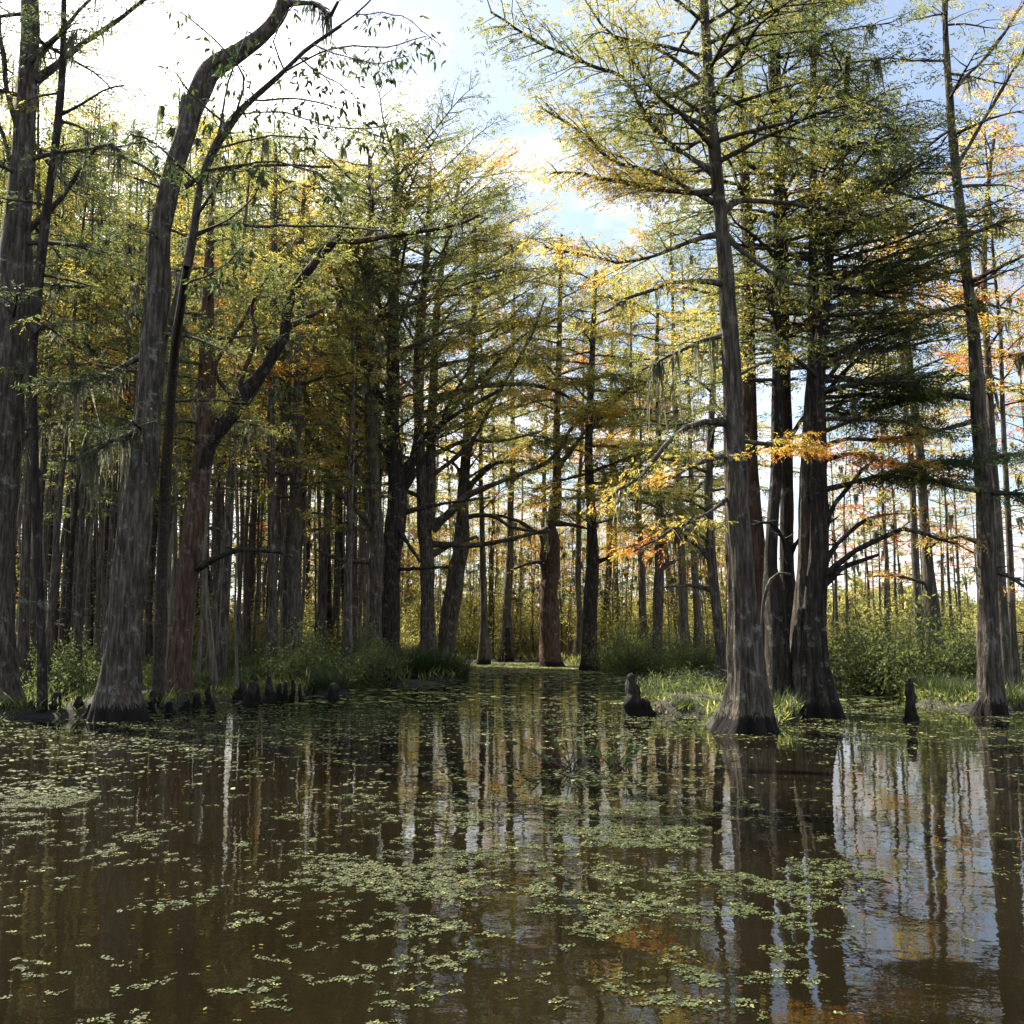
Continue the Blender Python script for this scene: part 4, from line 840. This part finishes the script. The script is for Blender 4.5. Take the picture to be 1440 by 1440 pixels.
# ---- knees, stumps and snags
def knee(px, py, wpx, hpx, seed, label, group='cypress knees along the left bank', name='cypress_knee', leanx=0.0, m=None):
    g = G(px, py); d = g[1]; w = wpx * d / F; h = hpx * d / F; mb = MB()
    q = np.array([[0, 0, -.3], [0, 0, 0], [leanx * .3 * h, 0, h * .35], [leanx * .7 * h, 0, h * .75], [leanx * h, 0, h]]); q = q + np.array([g[0], g[1], 0]); q, r = spline(q, np.array([1.25, 1.1, .75, .6, .38]) * w / 2, .08)
    q = q + rp.normal(0, .012, q.shape); tube(mb, q, r * rp.uniform(.93, 1.08, len(r)), 16, 0, .5, .28, 4, 0, seed, cap=True, fh=.3); o = mb.build(name, m or M_DARK, None, (g[0], g[1], 0)); tag(o, label, 'cypress knee' if 'knee' in name else 'stump', group)
ks = [(60, 1002, 12, 26), (78, 1008, 14, 34), (92, 1004, 10, 30), (110, 1008, 16, 28), (126, 1010, 10, 20), (45, 1008, 14, 22), (212, 1003, 12, 30), (224, 1000, 10, 24), (276, 994, 12, 18), (292, 992, 8, 26), (238, 1003, 12, 16), (262, 1000, 12, 14), (298, 1000, 10, 14)]
for i, (a, b, c, d_) in enumerate(ks): knee(a, b, c, d_, 100 + i, 'black knobbly cypress knee at the foot of the left trunks')
for i, (a, b, c, d_) in enumerate([(340, 985, 14, 26), (352, 992, 16, 30), (360, 988, 10, 26), (378, 989, 12, 36), (392, 986, 9, 24), (402, 986, 8, 26), (422, 985, 6, 22), (412, 984, 7, 28), (545, 966, 20, 26), (468, 984, 18, 22)]):
    knee(a, b, c, d_, 130 + i, 'dark cypress knee standing in the water off the grassy bank', 'cypress knees off the grassy bank')
knee(893, 1006, 26, 56, 160, 'leaning broken stump at the left tip of the islet', None, 'broken_stump', -.12, M_DARK)
knee(905, 1006, 26, 22, 161, 'low rotten stump at the foot of the leaning broken stump', None, 'rotten_stump')
knee(1282, 1013, 15, 58, 162, 'dark post-like snag standing in the water near the right bank', None, 'dead_snag')
knee(714, 931, 12, 48, 163, 'pointed dark snag on the far bank behind the duckweed', None, 'dead_snag')

def driftwood(label, pts, name='fallen_branch', m=None, da=0):
    q = np.array([P(p[0], p[1], p[3]) for p in pts]); r = np.array([p[2] * p[3] / F for p in pts]); q, r = spline(q, r, .15); o = q.mean(0) * [1, 1, 0]
    mb = MB(); tube(mb, q, r, 7, 0, .15, seed=4, cap=True); ob = mb.build(name, m or M_TWIG, None, o); tag(ob, label, 'branch')
driftwood('pale bent dead branch leaning on the clustered right stems', [(1066, 945, 2.5, 20.5), (1071, 880, 2.5, 20.6), (1075, 840, 2.5, 20.6), (1084, 815, 2.3, 20.5), (1095, 806, 2, 20.4), (1112, 808, 1.5, 20.4)], m=M_SLIM)
driftwood('thin pale vine hanging along the left side of the leaning trunk', [(150, 985, 1.5, 19.4), (153, 880, 1.5, 19.4), (158, 810, 1.5, 19.4), (165, 760, 1.5, 19.4), (168, 700, 1.5, 19.3), (176, 640, 1.2, 19.3)], 'vine', M_SLIM)
driftwood('thin bare stick rising from the reeds at the right end of the left bank', [(300, 990, 1.3, 23), (302, 930, 1.3, 23), (306, 885, 1.2, 23), (304, 850, 1, 23)], m=M_SLIM)
for i, (x0, y0) in enumerate([(1205, 968), (1218, 970), (1232, 972)]):
    g = G(x0, y0)[1]; driftwood(['left curved stem dipping in the water right of the stems', 'middle curved stem dipping in the water right of the stems', 'right curved stem dipping in the water right of the stems'][i],
        [(x0 + 14 - 9 * i, y0 + 12, 1.5, g * .93), (x0, y0, 1.7, g), (x0 - 7 + 4 * i, y0 - 18, 1.6, g), (x0 + 5 - 7 * i, y0 - 40 - 6 * i, 1.5, g), (x0 + 8 * (i - 1), y0 - 62 + 9 * i, 1.2, g)], 'curved_stem', M_DARK)

# ---- fallen leaves floating on the open water
lt = MB(); n = 1500; yy = np.sqrt(rp.uniform(3.6 ** 2, 18 ** 2, n)); xx = rp.uniform(-.6, .6, n) * yy; kk = ~land(xx, yy) & (fbm(xx * .9, yy * .9, 44) > .42); xx = xx[kk]; yy = yy[kk]; n = len(xx)
flecks(lt, xx, yy, np.full(n, .009), rp.uniform(.006, .017, n), rp.uniform(0, 6.28, n), rp.uniform(.2, .5, n), rp.uniform(.55, 1, n), .12)
tag(lt.build('floating_leaf_litter', M_LEAF), 'scattered yellow and brown fallen leaves floating on the water', 'leaf litter', kind='stuff')

# ---- emergent water plants
def hyacinth(px, py, s, label, seed):
    rg = np.random.default_rng(seed); g = G(px, py); root = empty('water_plant', (g[0], g[1], 0)); tag(root, label, 'water plant')
    st = MB(); lf = MB()
    for i in range(22):
        a = rg.uniform(0, 6.28); h = s * rg.uniform(.15, 1) * .36; o = np.array([math.cos(a), math.sin(a), 0]) * rg.uniform(.05, .55) * s
        b = np.array([rg.normal(0, .12 * s), rg.normal(0, .12 * s), -.02]); q = np.array([b, b + o * .5 + [0, 0, h * .6], b + o + [0, 0, h]])
        tube(st, q, [.008, .006, .004], 4)
        k = 8; th = np.arange(k) * 2 * math.pi / k; Ls = .10 * s * rg.uniform(.6, 1.2); W2 = .032 * s; d = unit(o + [0, 0, rg.uniform(-.1, 1.2) * .5]); sd = unit(np.cross(d, rg.normal(0, 1, 3)))
        v = q[-1] + np.outer(Ls * (1 + np.cos(th)) * .8, d) + np.outer(np.sin(th) * W2, sd)
        lf = MB(); lf.add(v, [[0, 1, 2, 3], [0, 3, 4, 5], [0, 5, 6, 7]], 0, np.full(3, np.clip(rg.normal(.3, .2), 0, 1)), False); lf.build('leaf_blade', M_BROAD, root)
    st.build('stem', M_TWIG, root)
hyacinth(808, 1082, .95, 'left of two leafy plants rising from open water in mid channel', 1)
hyacinth(868, 1082, .9, 'right of two leafy plants rising from open water in mid channel', 2)

# ------------------------------------------------------------------ light and sky
SUN_AZ, SUN_EL = R(-48), R(50)        # azimuth measured from +Y toward +X
sv = Vector((math.sin(SUN_AZ) * math.cos(SUN_EL), math.cos(SUN_AZ) * math.cos(SUN_EL), math.sin(SUN_EL)))
ld = bpy.data.lights.new('sun', 'SUN'); ld.energy = 5.0; ld.angle = R(.53); ld.color = (1, .93, .80)
so = bpy.data.objects.new('sun', ld); C.objects.link(so); so.rotation_euler = sv.to_track_quat('Z', 'Y').to_euler(); so.location = (0, 0, 60)
w = bpy.data.worlds.new('World'); sc.world = w; w.use_nodes = True; nt = w.node_tree; nt.nodes.clear(); Lk = nt.links.new
sky = N(nt, 'ShaderNodeTexSky', sky_type='NISHITA'); sky.sun_disc = False; sky.sun_elevation = SUN_EL; sky.sun_rotation = SUN_AZ; sky.air_density = 1.0; sky.dust_density = .6; sky.ozone_density = 2.0
tc = N(nt, 'ShaderNodeTexCoord'); nrm = N(nt, 'ShaderNodeVectorMath', operation='NORMALIZE'); Lk(tc.outputs['Generated'], nrm.inputs[0])
sx = N(nt, 'ShaderNodeSeparateXYZ'); Lk(nrm.outputs[0], sx.inputs[0])
zz = N(nt, 'ShaderNodeMath', operation='ADD'); Lk(sx.outputs[2], zz.inputs[0]); zz.inputs[1].default_value = .22
za = N(nt, 'ShaderNodeMath', operation='MAXIMUM'); Lk(zz.outputs[0], za.inputs[0]); za.inputs[1].default_value = .05
dv = N(nt, 'ShaderNodeCombineXYZ'); Lk(za.outputs[0], dv.inputs[0]); Lk(za.outputs[0], dv.inputs[1]); Lk(za.outputs[0], dv.inputs[2])
q = N(nt, 'ShaderNodeVectorMath', operation='DIVIDE'); Lk(nrm.outputs[0], q.inputs[0]); Lk(dv.outputs[0], q.inputs[1])
mpn = N(nt, 'ShaderNodeMapping'); mpn.inputs['Location'].default_value = (12.1, 5.3, 0); mpn.inputs['Scale'].default_value = (1, 1, .3); Lk(q.outputs[0], mpn.inputs[0])
cn = N(nt, 'ShaderNodeTexNoise', Scale=1.35, Detail=9.0, Roughness=.55); Lk(mpn.outputs[0], cn.inputs['Vector'])
dt = N(nt, 'ShaderNodeVectorMath', operation='DOT_PRODUCT'); Lk(nrm.outputs[0], dt.inputs[0]); dt.inputs[1].default_value = (math.sin(R(-32)) * math.cos(R(38)), math.cos(R(-32)) * math.cos(R(38)), math.sin(R(38)))   # bright thin cloud bank up left
gl = N(nt, 'ShaderNodeMapRange'); gl.inputs['From Min'].default_value = .88; gl.inputs['From Max'].default_value = .99; gl.inputs['To Min'].default_value = 0; gl.inputs['To Max'].default_value = .2; Lk(dt.outputs['Value'], gl.inputs['Value'])
lo = N(nt, 'ShaderNodeMapRange'); lo.inputs['From Min'].default_value = .0; lo.inputs['From Max'].default_value = .35; lo.inputs['To Min'].default_value = .07; lo.inputs['To Max'].default_value = 0; Lk(sx.outputs[2], lo.inputs['Value'])
s1 = N(nt, 'ShaderNodeMath', operation='ADD'); Lk(cn.outputs['Fac'], s1.inputs[0]); Lk(gl.outputs[0], s1.inputs[1])
s2 = N(nt, 'ShaderNodeMath', operation='ADD'); Lk(s1.outputs[0], s2.inputs[0]); Lk(lo.outputs[0], s2.inputs[1])
cr_ = ramp(nt, [(.49, (.16, .16, .16)), (.62, (1, 1, 1))]); Lk(s2.outputs[0], cr_.inputs[0])
ccol = N(nt, 'ShaderNodeMixRGB'); ccol.inputs[1].default_value = (7.6, 7.9, 8.6, 1); ccol.inputs[2].default_value = (20, 19.5, 18.5, 1)
g2 = N(nt, 'ShaderNodeMapRange'); g2.inputs['From Min'].default_value = .75; g2.inputs['From Max'].default_value = .99; Lk(dt.outputs['Value'], g2.inputs['Value']); Lk(g2.outputs[0], ccol.inputs[0])
mxs = N(nt, 'ShaderNodeMixRGB'); Lk(cr_.outputs[0], mxs.inputs[0]); Lk(sky.outputs[0], mxs.inputs[1]); Lk(ccol.outputs[0], mxs.inputs[2])
bgn = N(nt, 'ShaderNodeBackground', Strength=.058); Lk(mxs.outputs[0], bgn.inputs[0]); wo = N(nt, 'ShaderNodeOutputWorld'); Lk(bgn.outputs[0], wo.inputs[0])
w.cycles.sampling_method = 'AUTOMATIC'

sc.view_settings.view_transform = 'Standard'; sc.view_settings.look = 'None'; sc.view_settings.gamma = 1.0; sc.view_settings.exposure = 1.85
cy = sc.cycles; cy.max_bounces = 9; cy.diffuse_bounces = 5; cy.glossy_bounces = 3; cy.transmission_bounces = 4; cy.transparent_max_bounces = 4; cy.caustics_reflective = False; cy.caustics_refractive = False
cy.sample_clamp_indirect = 6.0; cy.use_denoising = True
